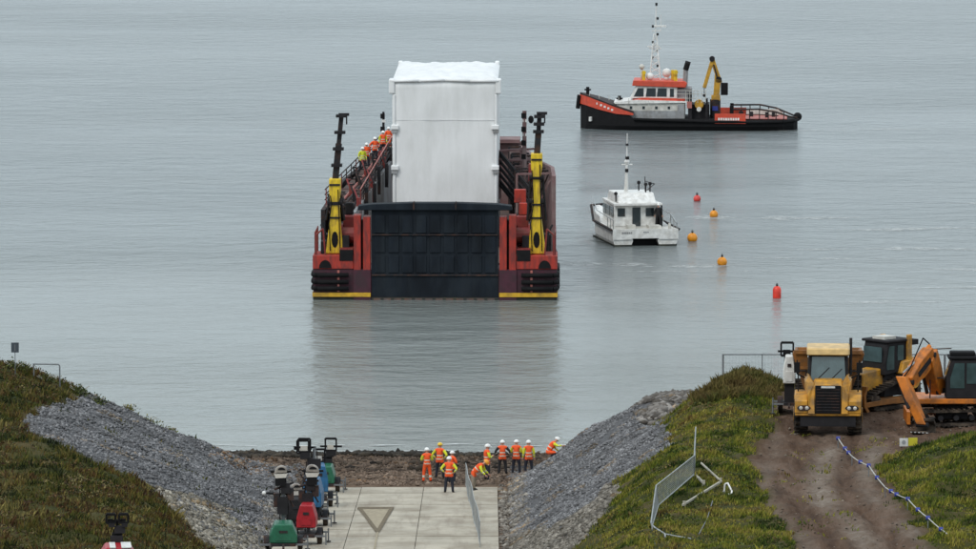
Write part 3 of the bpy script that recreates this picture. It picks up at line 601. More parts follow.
for s in (-1, 1):
    X_ = lambda a, b: (min(s*a, s*b), max(s*a, s*b))
    bl = MB(); bl.box(*X_(5.42,8.14), -.06, 3.0, 2.06, 2.98); q = bl
    # red bulwark with mooring recess and dark notch
    b0 = q.build('quarter_block', 'red', BR_, bevel=.04)
    MB().prism([(s*7.3+ .42*math.cos(a), 2.12+.55*math.sin(a)) for a in [math.pi*i/8 for i in range(9)]], 'y', -.09, -.02).build('mooring_recess', 'black', b0)
    MB().box(*X_(5.45,6.35), -.10, -.02, 2.62, 3.35).build('fairlead', 'black', b0)
    MB().box(*X_(5.45,6.35), -.02, 2.4, 2.98, 3.42).build('winch_base', 'maroon', b0)
    MB().box(*X_(4.93,5.40), -.10, 1.2, .02, 5.65).build('door_post', 'red', BR_, bevel=.03)
    MB().box(*X_(4.30,4.78), -.10, 1.2, .02, 5.55).build('door_post', 'red', BR_, bevel=.03)
    MB().box(*X_(4.78,4.93), .25, 1.1, -.5, 5.3).build('guide_slot', 'black', BR_)
    MB().box(*X_(4.28,5.42), -.13, -.10, -.2, 2.02).build('post_cover', 'purple', BR_)
    MB().box(*X_(4.28,8.16), -.16, -.13, .22, .50).build('waterline_stripe', 'stripe', BR_)
    MB().box(*X_(8.13,8.16), -.13, 8, .22, .50).build('waterline_stripe', 'stripe', BR_)
    for zz in (.78, 1.22, 1.68):
        f = MB(); f.tube([(s*5.75,-.22,zz),(s*7.85,-.20,zz),(s*8.12,.1,zz),(s*8.16,1.6,zz),(s*8.12,7,zz)], .15, 10); f.build('rubber_fender', 'black', BR_, smooth=True)
    MB().box(*X_(6.35,6.5), -.18, -.13, .55, 2.0).build('draught_mark_plate', 'redbr', BR_)
    # winches and deck gear
    wn = MB(); wn.cyl((s*5.35,1.9,4.15),(s*6.25,1.9,4.15),.55,n=14); wn.cyl((s*5.3,1.9,4.15),(s*5.4,1.9,4.15),.78,n=14); wn.cyl((s*6.2,1.9,4.15),(s*6.3,1.9,4.15),.78,n=14); wb = wn.build('winch_drum', 'maroon', BR_)
    MB().box(*X_(5.4,6.2), 2.2, 3.2, 3.4, 5.4).build('winch_housing', 'maroon', wb, bevel=.05)
    MB().box(*X_(5.55,6.1), 3.2, 3.7, 5.4, 6.2).build('winch_motor', 'weedm' if s < 0 else 'red', wb, bevel=.05)
    g = MB()
    for k in range(7):
        xx = s*(5.5+.33*k); g.tube([(xx,4.0+.5*(k % 3),2.1),(xx,4.0+.5*(k % 3),3.6+1.2*((k*37) % 5)/5),(xx+s*.3,4.4,3.9+1.2*((k*53) % 5)/5)], .07)
    g.box(*X_(6.9,7.7), 5, 6.4, 2.1, 3.9); g.box(*X_(5.7,6.6), 5.5, 7, 2.1, 4.6); g.build('deck_machinery', 'weedm', BR_)
    rl = MB()
    for k in range(5): yy = .3+1.1*k; rl.cyl((s*8.0,yy,2.98 if yy < 3 else 2.1),(s*8.0,yy,4.5),.035)
    for zz in (3.5,4.0,4.5): rl.tube([(s*8.0,.3,zz),(s*8.0,4.7,zz)], .03)
    rl.tube([(s*7.9,.1,3.0),(s*7.9,.1,4.35),(s*7.45,.1,4.75),(s*7.3,.1,3.0)], .06); rl.build('guard_rail', 'maroon', BR_)
# stern door with ribs and lip
door = MB().box(-4.22, 4.22, -.02, .35, .2, 6.1).build('stern_door', 'door', BR_)
MB().box(-4.24, 4.24, -.04, .3, -.5, .17).build('door_sill', 'boot', BR_)
sl = MB()
for k in range(12): sl.box(-4.1+.69*k, -3.62+.69*k, -.07, -.04, -.05, .12)
sl.build('sill_cleat', 'tread', BR_)
for j, (z0, z1) in enumerate(((1.75,3.05),(3.1,4.35),(4.4,5.75))):
    for k in range(9):
        x0 = -4.12+.92*k; MB().box(x0+.10, x0+.80, -.075-.01*((k+j) % 3), -.018, z0+.08, z1-.08).build('door_panel', 'door', door, bevel=.02)
MB().box(-4.2, 4.2, -.14, -.02, 4.33, 4.40).build('door_stiffener', 'dark', door); MB().box(-4.2, 4.2, -.12, -.02, 1.62, 1.72).build('door_stiffener', 'dark', door)
lip = MB().prism([(-5.15,6.02),(5.15,6.02),(5.1,6.3),(4.2,6.42),(1.6,6.50),(-1.6,6.50),(-4.2,6.42),(-5.1,6.3)], 'y', -.3, .9).build('door_lip', 'door', BR_, bevel=.03)
for x in (-1.45, 1.35): MB().box(x, x+.1, -.34, .5, 6.05, 6.56).build('lip_hinge', 'dark', lip)
# wing walls: taper towards the bow
def wall(pts, z0, z1, th, m, name='wing_wall', parent=BR_):
    q = MB()
    for (xa, ya, za), (xb, yb, zb) in zip(pts[:-1], pts[1:]):
        q.add([(xa,ya,z0),(xb,yb,z0),(xb+th,yb,z0),(xa+th,ya,z0),(xa,ya,za),(xb,yb,zb),(xb+th,yb,zb),(xa+th,ya,za)], [(0,3,2,1),(4,5,6,7),(0,1,5,4),(1,2,6,5),(2,3,7,6),(3,0,4,7)])
    return q.build(name, m, parent)
wr_ = wall([(7.75,7,7.7),(7.6,12,7.9),(6.7,24,7.3),(5.0,46,6.7)], 2.1, 0, .25, 'pink')
wl_ = wall([(-8.0,9,5.2),(-7.3,24,5.9),(-5.0,46,6.6)], 2.1, 0, .3, 'dark')
wl2 = wall([(-5.7,5,5.4),(-5.1,22,5.7),(-3.9,46,6.5)], 2.1, 0, .22, 'greywall', 'inner_bulkhead')
wr2 = wall([(5.2,9,4.9),(5.1,24,5.3),(4.3,46,6.2)], 2.1, 0, .22, 'dark', 'inner_bulkhead')
MB().box(-4.2, 5.3, 46, 47, 2.1, 6.9).build('bow_bulkhead', 'pink', BR_); MB().box(-4.0, 5.1, 45.2, 48.5, 6.9, 7.15).build('bow_deck', 'pink', BR_)
for s in (-1, 1):       # frames standing against the inner bulkheads, stanchions and rails above
    for k in range(12):
        y = 10+3*k; t_ = (y-9)/37.0; xo = s*(7.75-2.75*t_); xi = s*(5.35-1.1*t_); zt = (5.4+1.1*t_) if s < 0 else (7.6-.9*t_)
        fr = MB(); fr.beam((xi,y,2.1),(xi,y,zt),.14,.14); fr.beam((xi,y,zt),(xo,y,zt+.05),.12,.12); fr.beam((xi,y,2.3),(xo,y,zt-.2),.1,.1); fr.build('wall_frame', 'dark' if k % 3 else 'pink', BR_)
        if s < 0:
            for xq in (xo, xi): MB().cyl((xq,y,zt),(xq,y,zt+1.1),.04).build('stanchion', 'dark' if k % 3 else 'maroon', BR_)
    if s < 0:
        for dz in (.4, .75, 1.1):
            MB().tube([(-7.75,10,5.4+dz),(-5.0,46,6.5+dz)], .045).build('hand_rail', 'dark', BR_); MB().tube([(-5.35,10,5.4+dz),(-4.25,46,6.5+dz)], .045).build('hand_rail', 'dark' if dz != 1.1 else 'redbr', BR_)
        MB().add([(-7.7,9,5.42),(-5.4,9,5.42),(-4.2,46,6.55),(-5.0,46,6.55),(-7.7,9,5.36),(-5.4,9,5.36),(-4.2,46,6.49),(-5.0,46,6.49)], [(0,1,2,3),(7,6,5,4),(0,4,5,1),(1,5,6,2),(2,6,7,3),(3,7,4,0)]).build('walkway', 'tread', BR_)
        for k in range(26):
            y_ = 6+1.5*k; f_ = 1-.0085*y_; x_ = (-7.5+2.2*((k*37) % 11)/11)*f_; z_ = 5.3+.028*y_
            q = MB().box(x_-.12, x_+.12, y_-.2, y_+.2, z_-1.2, z_+.35+.5*((k*29) % 7)/7); q.tube([(x_,y_,z_+.3),(x_-.3,y_+.6,z_+1.0),(x_-.1,y_+1.5,z_+.9)], .06); q.build('deck_gear', ('weedm','dark','maroon','black')[k % 4], BR_)
        for xx, dz, m_ in ((-5.9,.12,'weedm'),(-6.4,.3,'dark'),(-6.9,.15,'redbr')): MB().tube([(xx,7,5.3+dz),(xx*.82,28,5.9+dz),(xx*.70,46,6.6+dz)], .09).build('pipe', m_, BR_)
# rack of dark slats leaning by the right wall
rk = MB().beam((4.0,20,8.3),(6.2,14,6.2),.12,.16).beam((4.0,20,6.0),(6.1,14,4.0),.12,.16).build('gangway_rack', 'weedm', BR_)
for k in range(5):
    z_ = 8.1-.46*k; MB().beam((4.0,20,z_),(6.15,14,z_-2.0),.09,.22).build('rack_slat', 'weedm', rk)
MB().beam((4.0,20,5.0),(4.0,20,8.4),.2,.2).beam((5.5,20,2.1),(5.5,20,8.6),.16,.16).beam((4.0,20,8.35),(6.4,20,8.5),.3,.14).beam((4.0,20,7.7),(6.4,20,7.7),.3,.14).build('rack_frame', 'pink', rk)
MB().box(5.2, 6.0, 5.6, 6.2, 6.0, 6.9).build('control_box', 'red', BR_, bevel=.04); MB().box(6.1, 6.9, 12, 12.8, 6.9, 8.1).build('control_box', 'maroon', BR_, bevel=.04)
# signal masts
for x, y, z0, z1, m_ in ((-4.95,44,6.4,9.3,'weedm'),(5.75,18,3.5,11.3,'pink')):
    q = MB(); q.tube([(x,y,z0),(x,y,z1)], .09 if x < 0 else .15)
    ms = q.build('signal_mast', m_, BR_); l_ = MB()
    for k in range(4): l_.box(x-.22, x+.1, y-.15, y+.15, z1-.5-.95*k, z1-.15-.95*k)
    l_.build('lamp_box', 'black', ms); [MB().box(x-.12, x+.16, y-.12, y+.12, z1-q_, z1-q_+.2).build('lamp_lens', 'white', ms) for q_ in (.78, 1.75)]
MB().ball((6.2,18,10.7), .2, 8, 5, (1,.6,1.4)).build('fog_horn', 'black', BR_)
# yellow deck cranes with stowed dark jibs
def deck_crane(cx, sgn, top, jib_top, jx):
    c = MB(); y0, y1 = .9, 2.2
    c.prism([(cx-.62,3.0),(cx+.62,3.0),(cx+.34,5.2),(cx+.27,6.3),(cx-.27,6.3),(cx-.34,5.2)], 'y', y0, y1); cr_ = c.build('deck_crane', 'yellow', BR_, bevel=.05)
    MB().prism([(cx+.22*math.cos(a), 3.95+.55*math.sin(a)) for a in [2*math.pi*i/12 for i in range(12)]], 'y', y0-.03, y0+.05).build('crane_opening', 'black', cr_)
    MB().box(cx-.26, cx+.26, y0+.1, y1-.1, 6.3, top-1.6).build('crane_column', 'yellow', cr_, bevel=.04)
    hd = MB(); hd.prism([(cx-.27,top-1.7),(cx+.27,top-1.7),(cx+.38,top-1.0),(cx+.38,top-.1),(cx-.38,top-.1),(cx-.38,top-1.0)], 'y', y0, y1-.1); hd.build('crane_head', 'yellow', cr_, bevel=.04)
    kn_ = MB(); kn_.cyl((cx-.5,y0+.3,6.5),(cx+.5,y0+.3,6.5),.2).cyl((cx-.5,y0+.2,top-1.7),(cx+.5,y0+.2,top-1.7),.18).cyl((cx-.62,y0+.5,5.2),(cx-.4,y0+.5,top-1.7),.09).cyl((cx+.62,y0+.5,5.2),(cx+.4,y0+.5,top-1.7),.09); kn_.build('hinge_pin', 'weedm', cr_)
    hs_ = MB(); hs_.tube([(cx-.3,y0-.1,3.2),(cx-.38,y0-.12,5.0),(cx-.2,y0-.12,6.4),(cx-.3,y0-.1,top-1.2)], .035).tube([(cx+.35,y0-.1,3.2),(cx+.3,y0-.12,5.2),(cx+.22,y0-.12,top-.8)], .035); hs_.build('hydraulic_hose', 'black', cr_)
    for z_ in (5.35,6.25,top-1.75,top-.55): MB().box(cx-.36,cx+.36,y0-.08,y0+.02,z_,z_+.12).build('clamp_band', 'weedm', cr_)
    MB().box(cx+(.5 if sgn < 0 else -.95),cx+(.95 if sgn < 0 else -.5),y0,y1,3.0,4.2).box(cx-.95,cx-.62,y0+.2,y1,3.0,3.8).build('valve_block', 'weedm', cr_)
    jb = MB(); a0 = Vector((cx+.02,1.5,top-.2)); a1 = Vector((jx,1.5,jib_top))
    jb.beam(a0, a0.lerp(a1,.55), .42, .4).beam(a0.lerp(a1,.5), a1, .30, .28); jo = jb.build('jib', 'dark', cr_)
    kk = MB()
    for k in range(4 if sgn < 0 else 3):
        p = a0.lerp(a1, .22+.25*k if sgn < 0 else .55+.18*k); MB().box(p.x-.36, p.x+.36, 1.1, 1.9, p.z-.09, p.z+.09).build('jib_collar', 'weedm', cr_)
    kk.box(a1.x-.2, a1.x+.5, 1.3, 1.7, a1.z-.12, a1.z+.05).cyl((a1.x+.33,1.5,a1.z),(a1.x+.33,1.5,a1.z-.7),.05); kk.build('jib_tip', 'weedm', cr_)
deck_crane(-6.7, -1, 8.1, 12.3, -6.25)
deck_crane(6.75, 1, 9.8, 12.4, 6.95)

# wrapped module standing on the barge
mo = thing('wrapped_module', 'tall white shrink wrapped plant module standing in the barge hold', 'wrapped cargo', (-2.95, 411.5, 2.2), -R(.6))
def wrapbox():
    n1, n2 = 15, 22; bm = bmesh.new(); W, D, Ht = 7.25, 16.5, 11.45
    def P(x, y, z):
        f = fn(x*1.0, z*1.0+y*.7, .8, 90)*.05+fn(x+y, z, 2.2, 91)*.02
        return x, y, z, f
    def face(o, u, v, nu, nv, n):
        g = [[None]*(nv+1) for _ in range(nu+1)]
        for i in range(nu+1):
            for j in range(nv+1):
                p = Vector(o)+Vector(u)*i/nu+Vector(v)*j/nv; f = float(P(*p)[3]); ed = min(i, nu-i, 1)*min(j, nv-j, 1)
                if abs(n[2]) > .5: f = abs(f)*3.2+.09*abs(math.sin(3.1*p.x+.9*p.y+math.sin(p.y)))+.06*abs(math.sin(1.7*p.x-2.4*p.y))+.34*math.sin(math.pi*i/nu)**.7*math.sin(math.pi*j/nv)**.8
                g[i][j] = bm.verts.new(p+Vector(n)*f*ed)
        for i in range(nu):
            for j in range(nv): bm.faces.new((g[i][j], g[i+1][j], g[i+1][j+1], g[i][j+1]))
    face((-W/2,0,0),(W,0,0),(0,0,Ht),n1,n2,(0,-1,0)); face((-W/2,D,0),(W,0,0),(0,0,Ht),n1,n2,(0,1,0))
    face((-W/2,0,0),(0,D,0),(0,0,Ht),n2,n2,(-1,0,0)); face((W/2,0,0),(0,D,0),(0,0,Ht),n2,n2,(1,0,0)); face((-W/2,0,Ht),(W,0,0),(0,D,0),30,40,(0,0,1))
    bmesh.ops.remove_doubles(bm, verts=bm.verts, dist=.001); bmesh.ops.recalc_face_normals(bm, faces=bm.faces)
    me = bpy.data.meshes.new('wrap_cover'); bm.to_mesh(me); bm.free(); me.materials.append(M['wrap']); me.polygons.foreach_set('use_smooth', [True]*len(me.polygons))
    o = bpy.data.objects.new('wrap_cover', me); COL.objects.link(o); o.parent = mo; return o
wrapbox()
MB().box(-3.5,3.5,-.035,-.02,8.74,8.77).build('tape_seam', 'wrap', mo)
tr = MB()
tr.tube([(-3.66,-.05,11.42),(-1.8,-.08,11.45),(0,-.05,11.50),(1.7,-.09,11.44),(3.66,-.05,11.42)], .10, 8); tr.build('top_seam', 'wrap', mo, smooth=True)
for s in (-1, 1):
    MB().box(s*3.66-.2, s*3.66+.2, -.12, 1.2, 10.55, 11.55).build('corner_casting', 'wrap', mo, bevel=.06)
    MB().box(s*3.45-.16, s*3.45+.16, 15.6, 16.5, 11.3, 11.75).build('corner_casting', 'wrap', mo, bevel=.06)
    for zz in (8.2, 5.4): 
        MB().box(s*3.45-.26, s*3.45+.26, -.22, .3, zz-.12, zz+.22).build('lifting_lug', 'wrap', mo, bevel=.05); MB().box(s*3.5-.2, s*3.5+.2, -.2, .2, zz-.34, zz-.14).build('lug_pad', 'grey', mo)
    MB().box(s*3.5-.08, s*3.5+.08, -.1, .02, .3, 10.5).build('edge_seam', 'wrap', mo, bevel=.03)

# crew on the barge walkway
cb, sb_ = math.cos(-R(1.0)), math.sin(-R(1.0))
for lx, ly, lz, l, kw in ((-5.75,32,6.2,'barge crew member in pink orange top at the lower end of the walkway group',dict(sleeve='hvo')), (-5.3,36,6.3,'barge crew member in orange, middle of the walkway group',dict(arms='hips')), (-4.85,40,6.45,'barge crew member in orange bib nearest the white module',dict(sleeve='hvy')), (-4.55,43,6.5,'barge crew member in orange standing highest, left of the white module',dict(trousers='hvo')), (-5.95,29.5,6.1,'barge crew member in lime coat, lowest on the walkway',dict(jacket='hvy', sleeve='hvy'))):
    person(l, -3.53+lx*cb-ly*sb_, 397.3+lx*sb_+ly*cb, lz, R(20), group='crew on the barge', **kw)
# ------------------------------------------------------------------ tug
TG = thing('tug_boat', 'black and orange workboat tug with white wheelhouse and yellow crane, furthest out', 'tug', (18.3, 546.5, 0), R(-3))
def hullsecs(st, zk, extra=0.):
    secs = []
    for x, hbw, zt in st: secs.append([(x, -hbw*.75-extra, zk), (x, -hbw-extra, min(zt-.05, .4)), (x, -hbw-extra, zt), (x, hbw+extra, zt), (x, hbw+extra, min(zt-.05, .4)), (x, hbw*.75+extra, zk)])
    return secs
st = [(-9.85,.12,3.15),(-9.3,1.0,3.0),(-8.2,1.9,2.65),(-6.5,2.7,2.1),(-4.9,3.0,1.65),(-2,3.1,1.30),(2.4,3.1,1.02),(6,3.0,.92),(8.6,2.5,.95),(9.6,1.6,1.0),(9.95,.6,1.05)]
th_ = MB().loft(hullsecs([(a,b_,min(c_,1.02) if a > -5 else c_) for a, b_, c_ in st], -.8)).build('hull', 'black', TG)
bw = MB()
for sgn in (-1, 1):
    pts = [(-9.9,.14,3.2,2.25),(-9.3,1.04,3.05,2.15),(-8.2,1.94,2.72,1.85),(-6.5,2.74,2.16,1.5),(-4.95,3.04,1.68,1.4)]
    secs = [[(x, sgn*h, a), (x, sgn*(h+.05), a), (x, sgn*(h+.05), c_), (x, sgn*h, c_)] for x, h, c_, a in pts]; bw.loft(secs)
bwo = bw.build('bow_bulwark', 'orange', TG)
lt = MB()
for k in range(5): x = -8.35+.34*k; hh = np.interp(x, [-9.3,-8.2,-6.5], [1.09,1.99,2.79]); lt.box(x, x+.22, -hh-.09, -hh-.02, 2.28-.13*k, 2.46-.13*k)
lt.build('name_lettering', 'white', bwo)
MB().loft([[(x, -h-.06, z_-.14), (x, -h-.06, z_), (x, h+.06, z_), (x, h+.06, z_-.14)] for x, h, z_ in [(-9.9,.2,3.26),(-9.3,1.04,3.12),(-8.2,1.94,2.78),(-6.5,2.74,2.22),(-4.95,3.04,1.72)]]).build('fore_deck', 'dark', TG)
for sgn in (-1, 1): fd = MB(); fd.tube([(x, sgn*(h+.1), z_) for x, h, z_ in [(-4.9,3.0,1.05),(-2,3.1,.95),(2.4,3.1,.85),(6,3.0,.8),(8.6,2.5,.82),(9.6,1.6,.85),(10.05,.3,.88)]], .13, 8); fd.build('rubber_fender', 'black', TG)
for x, z_ in ((-9.2,2.9),(-6.3,2.1)): MB().cyl((x,0,z_),(x,0,z_+.85),.16).cyl((x-.3,0,z_+.6),(x+.3,0,z_+.6),.08).build('bollard', 'black', TG)
MB().tube([(-9.95,-.2,3.0),(-10.1,0,1.8),(-9.95,.2,3.0)], .22, 8).build('bow_fender', 'black', TG)
MB().cyl((-8.9,-1.45,.75),(-8.9,-1.5,1.1),.16).build('bow_thruster_mark', 'white', TG)
ab = MB().box(2.45,5.25,-3.2,-3.1,.68,1.58).build('aft_bulwark', 'orange', TG)
MB().box(2.45,5.25,3.1,3.2,.45,1.68).build('aft_bulwark', 'orange', TG)
lt = MB(); [lt.box(2.75+.22*k, 2.91+.22*k, -3.24, -3.2, .98, 1.2) for k in range(9)]; lt.build('name_lettering', 'white', ab)
hs = MB().prism([(-6.3,1.0),(-.3,1.0),(-.3,2.45),(-4.7,2.55),(-6.5,2.35),(-6.6,1.8)], 'y', -2.1, 2.1).build('deck_house', 'cream', TG, bevel=.05)
MB().box(-5.9,-.35,-2.14,-2.1,1.05,1.75).build('lower_panel', 'grey', hs); 
for k in range(4): MB().box(-5.3+1.15*k,-5.08+1.15*k,-2.15,-2.1,1.9,2.15).build('porthole', 'glass', hs)
MB().box(-.95,-.4,-2.17,-2.1,1.05,2.3).build('side_door', 'grey', hs)
MB().prism([(-6.65,2.36),(-.1,2.50),(-.1,2.62),(-4.7,2.74),(-6.75,2.50)], 'y', -2.25, 2.25).build('house_deck_edge', 'white', TG)
MB().prism([(-5.3,2.64),(-.3,2.55),(-.3,2.85),(-4.2,2.92)], 'y', -2.03, 2.03).build('orange_band', 'orange', TG)
wh = MB().prism([(-5.3,2.85),(-1.0,2.85),(-1.0,4.0),(-4.75,4.0)], 'y', -1.8, 1.8).build('wheelhouse', 'white', TG, bevel=.03)
for a, b_, sl_ in ((-4.85,-4.05,.28),(-3.75,-2.95,0),(-2.75,-1.95,0)): MB().prism([(a-.1,3.02),(b_,3.02),(b_,3.78),(a+sl_,3.78)], 'y', -1.84, -1.79).build('wheelhouse_window', 'glass', wh)
MB().box(-1.65,-1.3,-1.84,-1.79,3.0,3.75).build('wheelhouse_window', 'glass', wh)
for k in range(3): 
    yy = -1.6+1.1*k; MB().add([(-5.26,yy,3.0),(-5.26,yy+.95,3.0),(-4.90,yy+.95,3.8),(-4.90,yy,3.8)], [(0,1,2,3)]).build('front_window', 'glass', wh)
MB().prism([(-5.1,4.0),(-.2,3.85),(-.1,4.25),(-.3,4.4),(-5.0,4.5)], 'y', -2.0, 2.0).build('wheelhouse_roof', 'orange', TG, bevel=.04)
MB().box(-1.0,.3,-1.4,1.4,2.6,3.75).build('aft_casing', 'grey', TG, bevel=.04)
# mast with lattice, lamps and aerials
mt = MB(); mx = -3.05
for sx in (-1, 1):
    for sy in (-1, 1): mt.tube([(mx+sx*.5,sy*.4,4.4),(mx+sx*.12,sy*.1,8.6)], .055)
for k in range(7):
    a = .5-.38*k/7; z_ = 4.5+.58*k; mt.tube([(mx-a,-.3+.03*k,z_),(mx+a*.9,-.3+.03*k,z_+.5)], .035).tube([(mx+a,.3-.03*k,z_),(mx-a*.9,.3-.03*k,z_+.5)], .035)
mt.tube([(mx,0,8.5),(mx+.1,0,11.3)], .05).tube([(mx-.55,0,7.3),(mx+.55,0,7.3)], .05).tube([(mx-.3,0,8.9),(mx+.5,0,8.9)], .045).tube([(mx+.5,0,8.9),(mx+.5,0,10.4)], .03); msto = mt.build('mast', 'white', TG)
lb = MB()
for k in range(7): s = -1 if k % 2 else 1; z_ = 5.6+.72*k; lb.box(mx+s*.22-.09, mx+s*.22+.09, -.2, 0, z_, z_+.22)
lb.box(mx+.0, mx+.2, -.1, .1, 11.2, 11.45); lb.build('navigation_lamp', 'black', msto)
MB().box(mx-.15, mx+1.0, -.12, .12, 9.25, 9.4).box(mx-.7, mx+.4, -.1, .1, 7.42, 7.52).build('radar_scanner', 'white', msto)
MB().ball((-4.25,-.6,5.65), .26).cyl((-4.25,-.6,4.4),(-4.25,-.6,5.45),.10).build('satellite_dome', 'cream', TG, smooth=True)
MB().ball((-2.0,.2,5.05), .42).cyl((-2.0,.2,4.3),(-2.0,.2,4.8),.2).build('satellite_dome', 'white', TG, smooth=True); MB().ball((-3.5,-1.0,4.8), .35).build('satellite_dome', 'white', TG, smooth=True)
fm_ = MB(); fm_.box(-4.2,-3.9,-1.4,-1.1,4.45,5.2).cyl((-4.05,-1.45,5.15),(-4.05,-1.0,5.15),.2).box(-1.3,-1.0,-1.4,-1.0,4.3,5.1).cyl((-1.15,-1.6,5.2),(-1.15,-.9,5.2),.22).box(-1.6,-1.2,.2,.6,4.3,5.3); fm_.build('fire_monitor', 'yellow', TG)
fn_ = MB().cyl((-.35,-.9,2.6),(-.25,-.9,5.5),.22).cyl((-.35,.9,2.6),(-.25,.9,5.5),.22).build('exhaust_pipe', 'grey', TG); MB().cyl((-.25,-.9,5.4),(-.05,-.9,6.05),.27).cyl((-.25,.9,5.4),(-.05,.9,6.05),.27).build('exhaust_cap', 'black', fn_)
rl = MB()
for k in range(6): rl.cyl((-.2+.36*k,-2.2,2.5),(-.2+.36*k,-2.2,3.6),.03)
for zz in (2.9,3.3,3.6): rl.tube([(-1.0,-2.2,zz),(1.7,-2.2,zz)], .025)
for k in range(7): rl.cyl((-9.0+.9*k,-(1.2+.28*k if k < 5 else 2.5),2.9-.12*k),(-9.0+.9*k,-(1.2+.28*k if k < 5 else 2.5),3.3-.1*k),.025)
rl.build('guard_rail', 'cream', TG)
MB().box(.2,1.9,-1.6,1.6,.9,2.3).box(.0,.35,-2.2,-1.9,.9,3.4).box(1.6,1.8,-2.0,-1.8,.9,2.9).build('deck_machinery', 'weedm', TG)
MB().cyl((1.0,-2.0,2.35),(1.0,-1.5,2.35),.42,n=12).build('hose_reel', 'craney', TG); MB().cyl((1.0,-2.25,1.9),(1.0,-2.05,1.9),.22).build('life_ring', 'white', TG)
MB().box(-.1,.35,-2.35,-2.15,2.0,2.6).build('deck_locker', 'redbr', TG)
kb = MB().cyl((2.45,-.6,.9),(2.45,-.6,2.7),.48,n=12).build('crane_pedestal', 'dark', TG); MB().box(2.2,2.7,-1.12,-1.02,1.7,2.1).build('crane_plate', 'bluep', kb)
kc = MB().beam((2.5,-.6,2.6),(2.7,-.6,4.6),.55,.6).beam((2.9,-.6,4.2),(2.15,-.6,6.4),.34,.4).beam((2.2,-.6,6.35),(1.45,-.6,3.75),.34,.42).beam((2.35,-.85,3.0),(2.5,-.85,5.4),.15,.15).box(2.1,2.9,-.95,-.25,2.6,3.1).build('knuckle_boom', 'craney', TG, bevel=.03)
MB().cyl((2.15,-.9,6.4),(2.15,-.3,6.4),.26).cyl((2.75,-.9,4.5),(2.75,-.3,4.5),.3).beam((2.6,-1.0,4.8),(2.3,-1.0,5.9),.12,.14).build('boom_joint', 'weedm', kc)
MB().box(2.95,3.6,-.9,-.1,3.1,4.2).build('crane_control_box', 'black', TG, bevel=.04); MB().tube([(1.45,-.6,3.8),(1.45,-.6,3.1)], .04).ball((1.45,-.6,3.05), .15).build('crane_hook', 'weedm', TG)
for yy in (-1.5, 1.5): MB().cyl((3.95,yy,.9),(3.95,yy,2.2),.18).build('towing_bitt', 'black', TG)
for sgn in (-1, 1):
    rr = MB()
    top = [(4.1,sgn*2.9,1.95),(6.5,sgn*2.85,1.98),(8.0,sgn*2.5,1.7),(9.2,sgn*1.8,1.25),(9.9,sgn*.7,1.05)]; rr.tube(top, .08)
    for p in [(4.8,1.95),(5.6,1.96),(6.5,1.98),(7.3,1.82),(8.0,1.7),(8.7,1.45)]: rr.cyl((p[0],sgn*2.6,.9),(p[0],sgn*2.6,p[1]),.05)
    rr.tube([(4.1,sgn*2.9,1.5),(6.5,sgn*2.85,1.5),(8.2,sgn*2.4,1.35)], .045); rr.build('tow_rail', 'dark', TG)
for sgn in (): pass
MB().ball((9.95,0,1.1), .4).build('stern_roller', 'black', TG)
MB().box(4.6,5.0,-.5,-.1,.95,1.6).box(5.6,5.9,.3,.7,.95,1.5).box(7.0,7.3,-.9,-.4,.95,1.55).box(7.6,7.9,.0,.5,.95,1.45).build('stern_gear', 'weedm', TG); MB().box(3.2,9.0,-2.3,2.3,1.02,1.08).build('aft_deck', 'redbr', TG)
MB().box(5.3,8.6,2.3,2.4,1.0,1.6).build('inner_bulwark', 'cream', TG)

# ------------------------------------------------------------------ white catamaran
CT = thing('catamaran', 'small white catamaran workboat with a mast, seen from its stern', 'workboat', (11.45, 434.6, 0), R(10))
for s in (-1, 1):
    secs = []
    for y, hw, zk, zt in ((0,.72,-.4,1.12),(3,.74,-.4,1.18),(7,.70,-.35,1.45),(9.5,.5,-.1,1.8),(11.2,.12,.6,2.1)):
        c = s*(1.65-(.25 if y > 9 else 0)); secs.append([(c-hw*.6,y,zk),(c-hw,y,.35 if y < 10 else .9),(c-hw,y,zt),(c+hw,y,zt),(c+hw,y,.35 if y < 10 else .9),(c+hw*.6,y,zk)])
    h_ = MB().loft(secs).build('hull', 'white', CT); MB().prism([(s*1.65-.6,-.38),(s*1.65+.6,-.38),(s*1.65+.70,.12),(s*1.65-.70,.12)], 'y', -.02, 8).build('boot_top', 'boot', h_)
MB().box(-.95,.95,-.03,8.6,.55,1.12).build('bridge_deck', 'white', CT); MB().box(-1.0,1.0,.6,1.2,-.1,.54).build('tunnel', 'black', CT)
MB().prism([(-2.42,-.05),(2.42,-.05),(2.42,7),(1.75,11.1),(-1.75,11.1),(-2.42,7)], 'z', 1.12, 1.22).build('deck', 'cream', CT)
MB().box(-2.43,-1.0,-.08,-.04,.5,1.25).box(1.0,2.43,-.08,-.04,.5,1.25).box(-1,1,-.08,-.04,.58,1.25).build('transom', 'white', CT)
lt = MB(); [lt.box(-1.75+.13*k,-1.66+.13*k,-.1,-.085,.92,1.06) for k in range(6)]; [lt.box(-.15+.14*k,-.05+.14*k,-.1,-.085,.98,1.08) for k in range(3)]; lt.build('name_lettering', 'grey', CT)
MB().tube([(-2.5,0,1.2),(-2.5,7,1.3),(-1.9,11,2.05),(0,11.3,2.15),(1.9,11,2.05),(2.5,7,1.3),(2.5,0,1.2)], .09, 8).build('rubbing_strake', 'dark', CT)
bwk = MB()
for s in (-1, 1): bwk.add([(s*2.4,5,1.2),(s*2.42,7,1.25),(s*1.8,11,2.0),(s*1.8,11,2.35),(s*2.42,7,1.95),(s*2.4,5,1.75)], [(0,1,4,5),(1,2,3,4)])
bwk.build('bow_bulwark', 'white', CT)
cb_ = MB().box(-1.75,1.45,2.6,7.2,1.2,2.75).build('cabin', 'white', CT, bevel=.06)
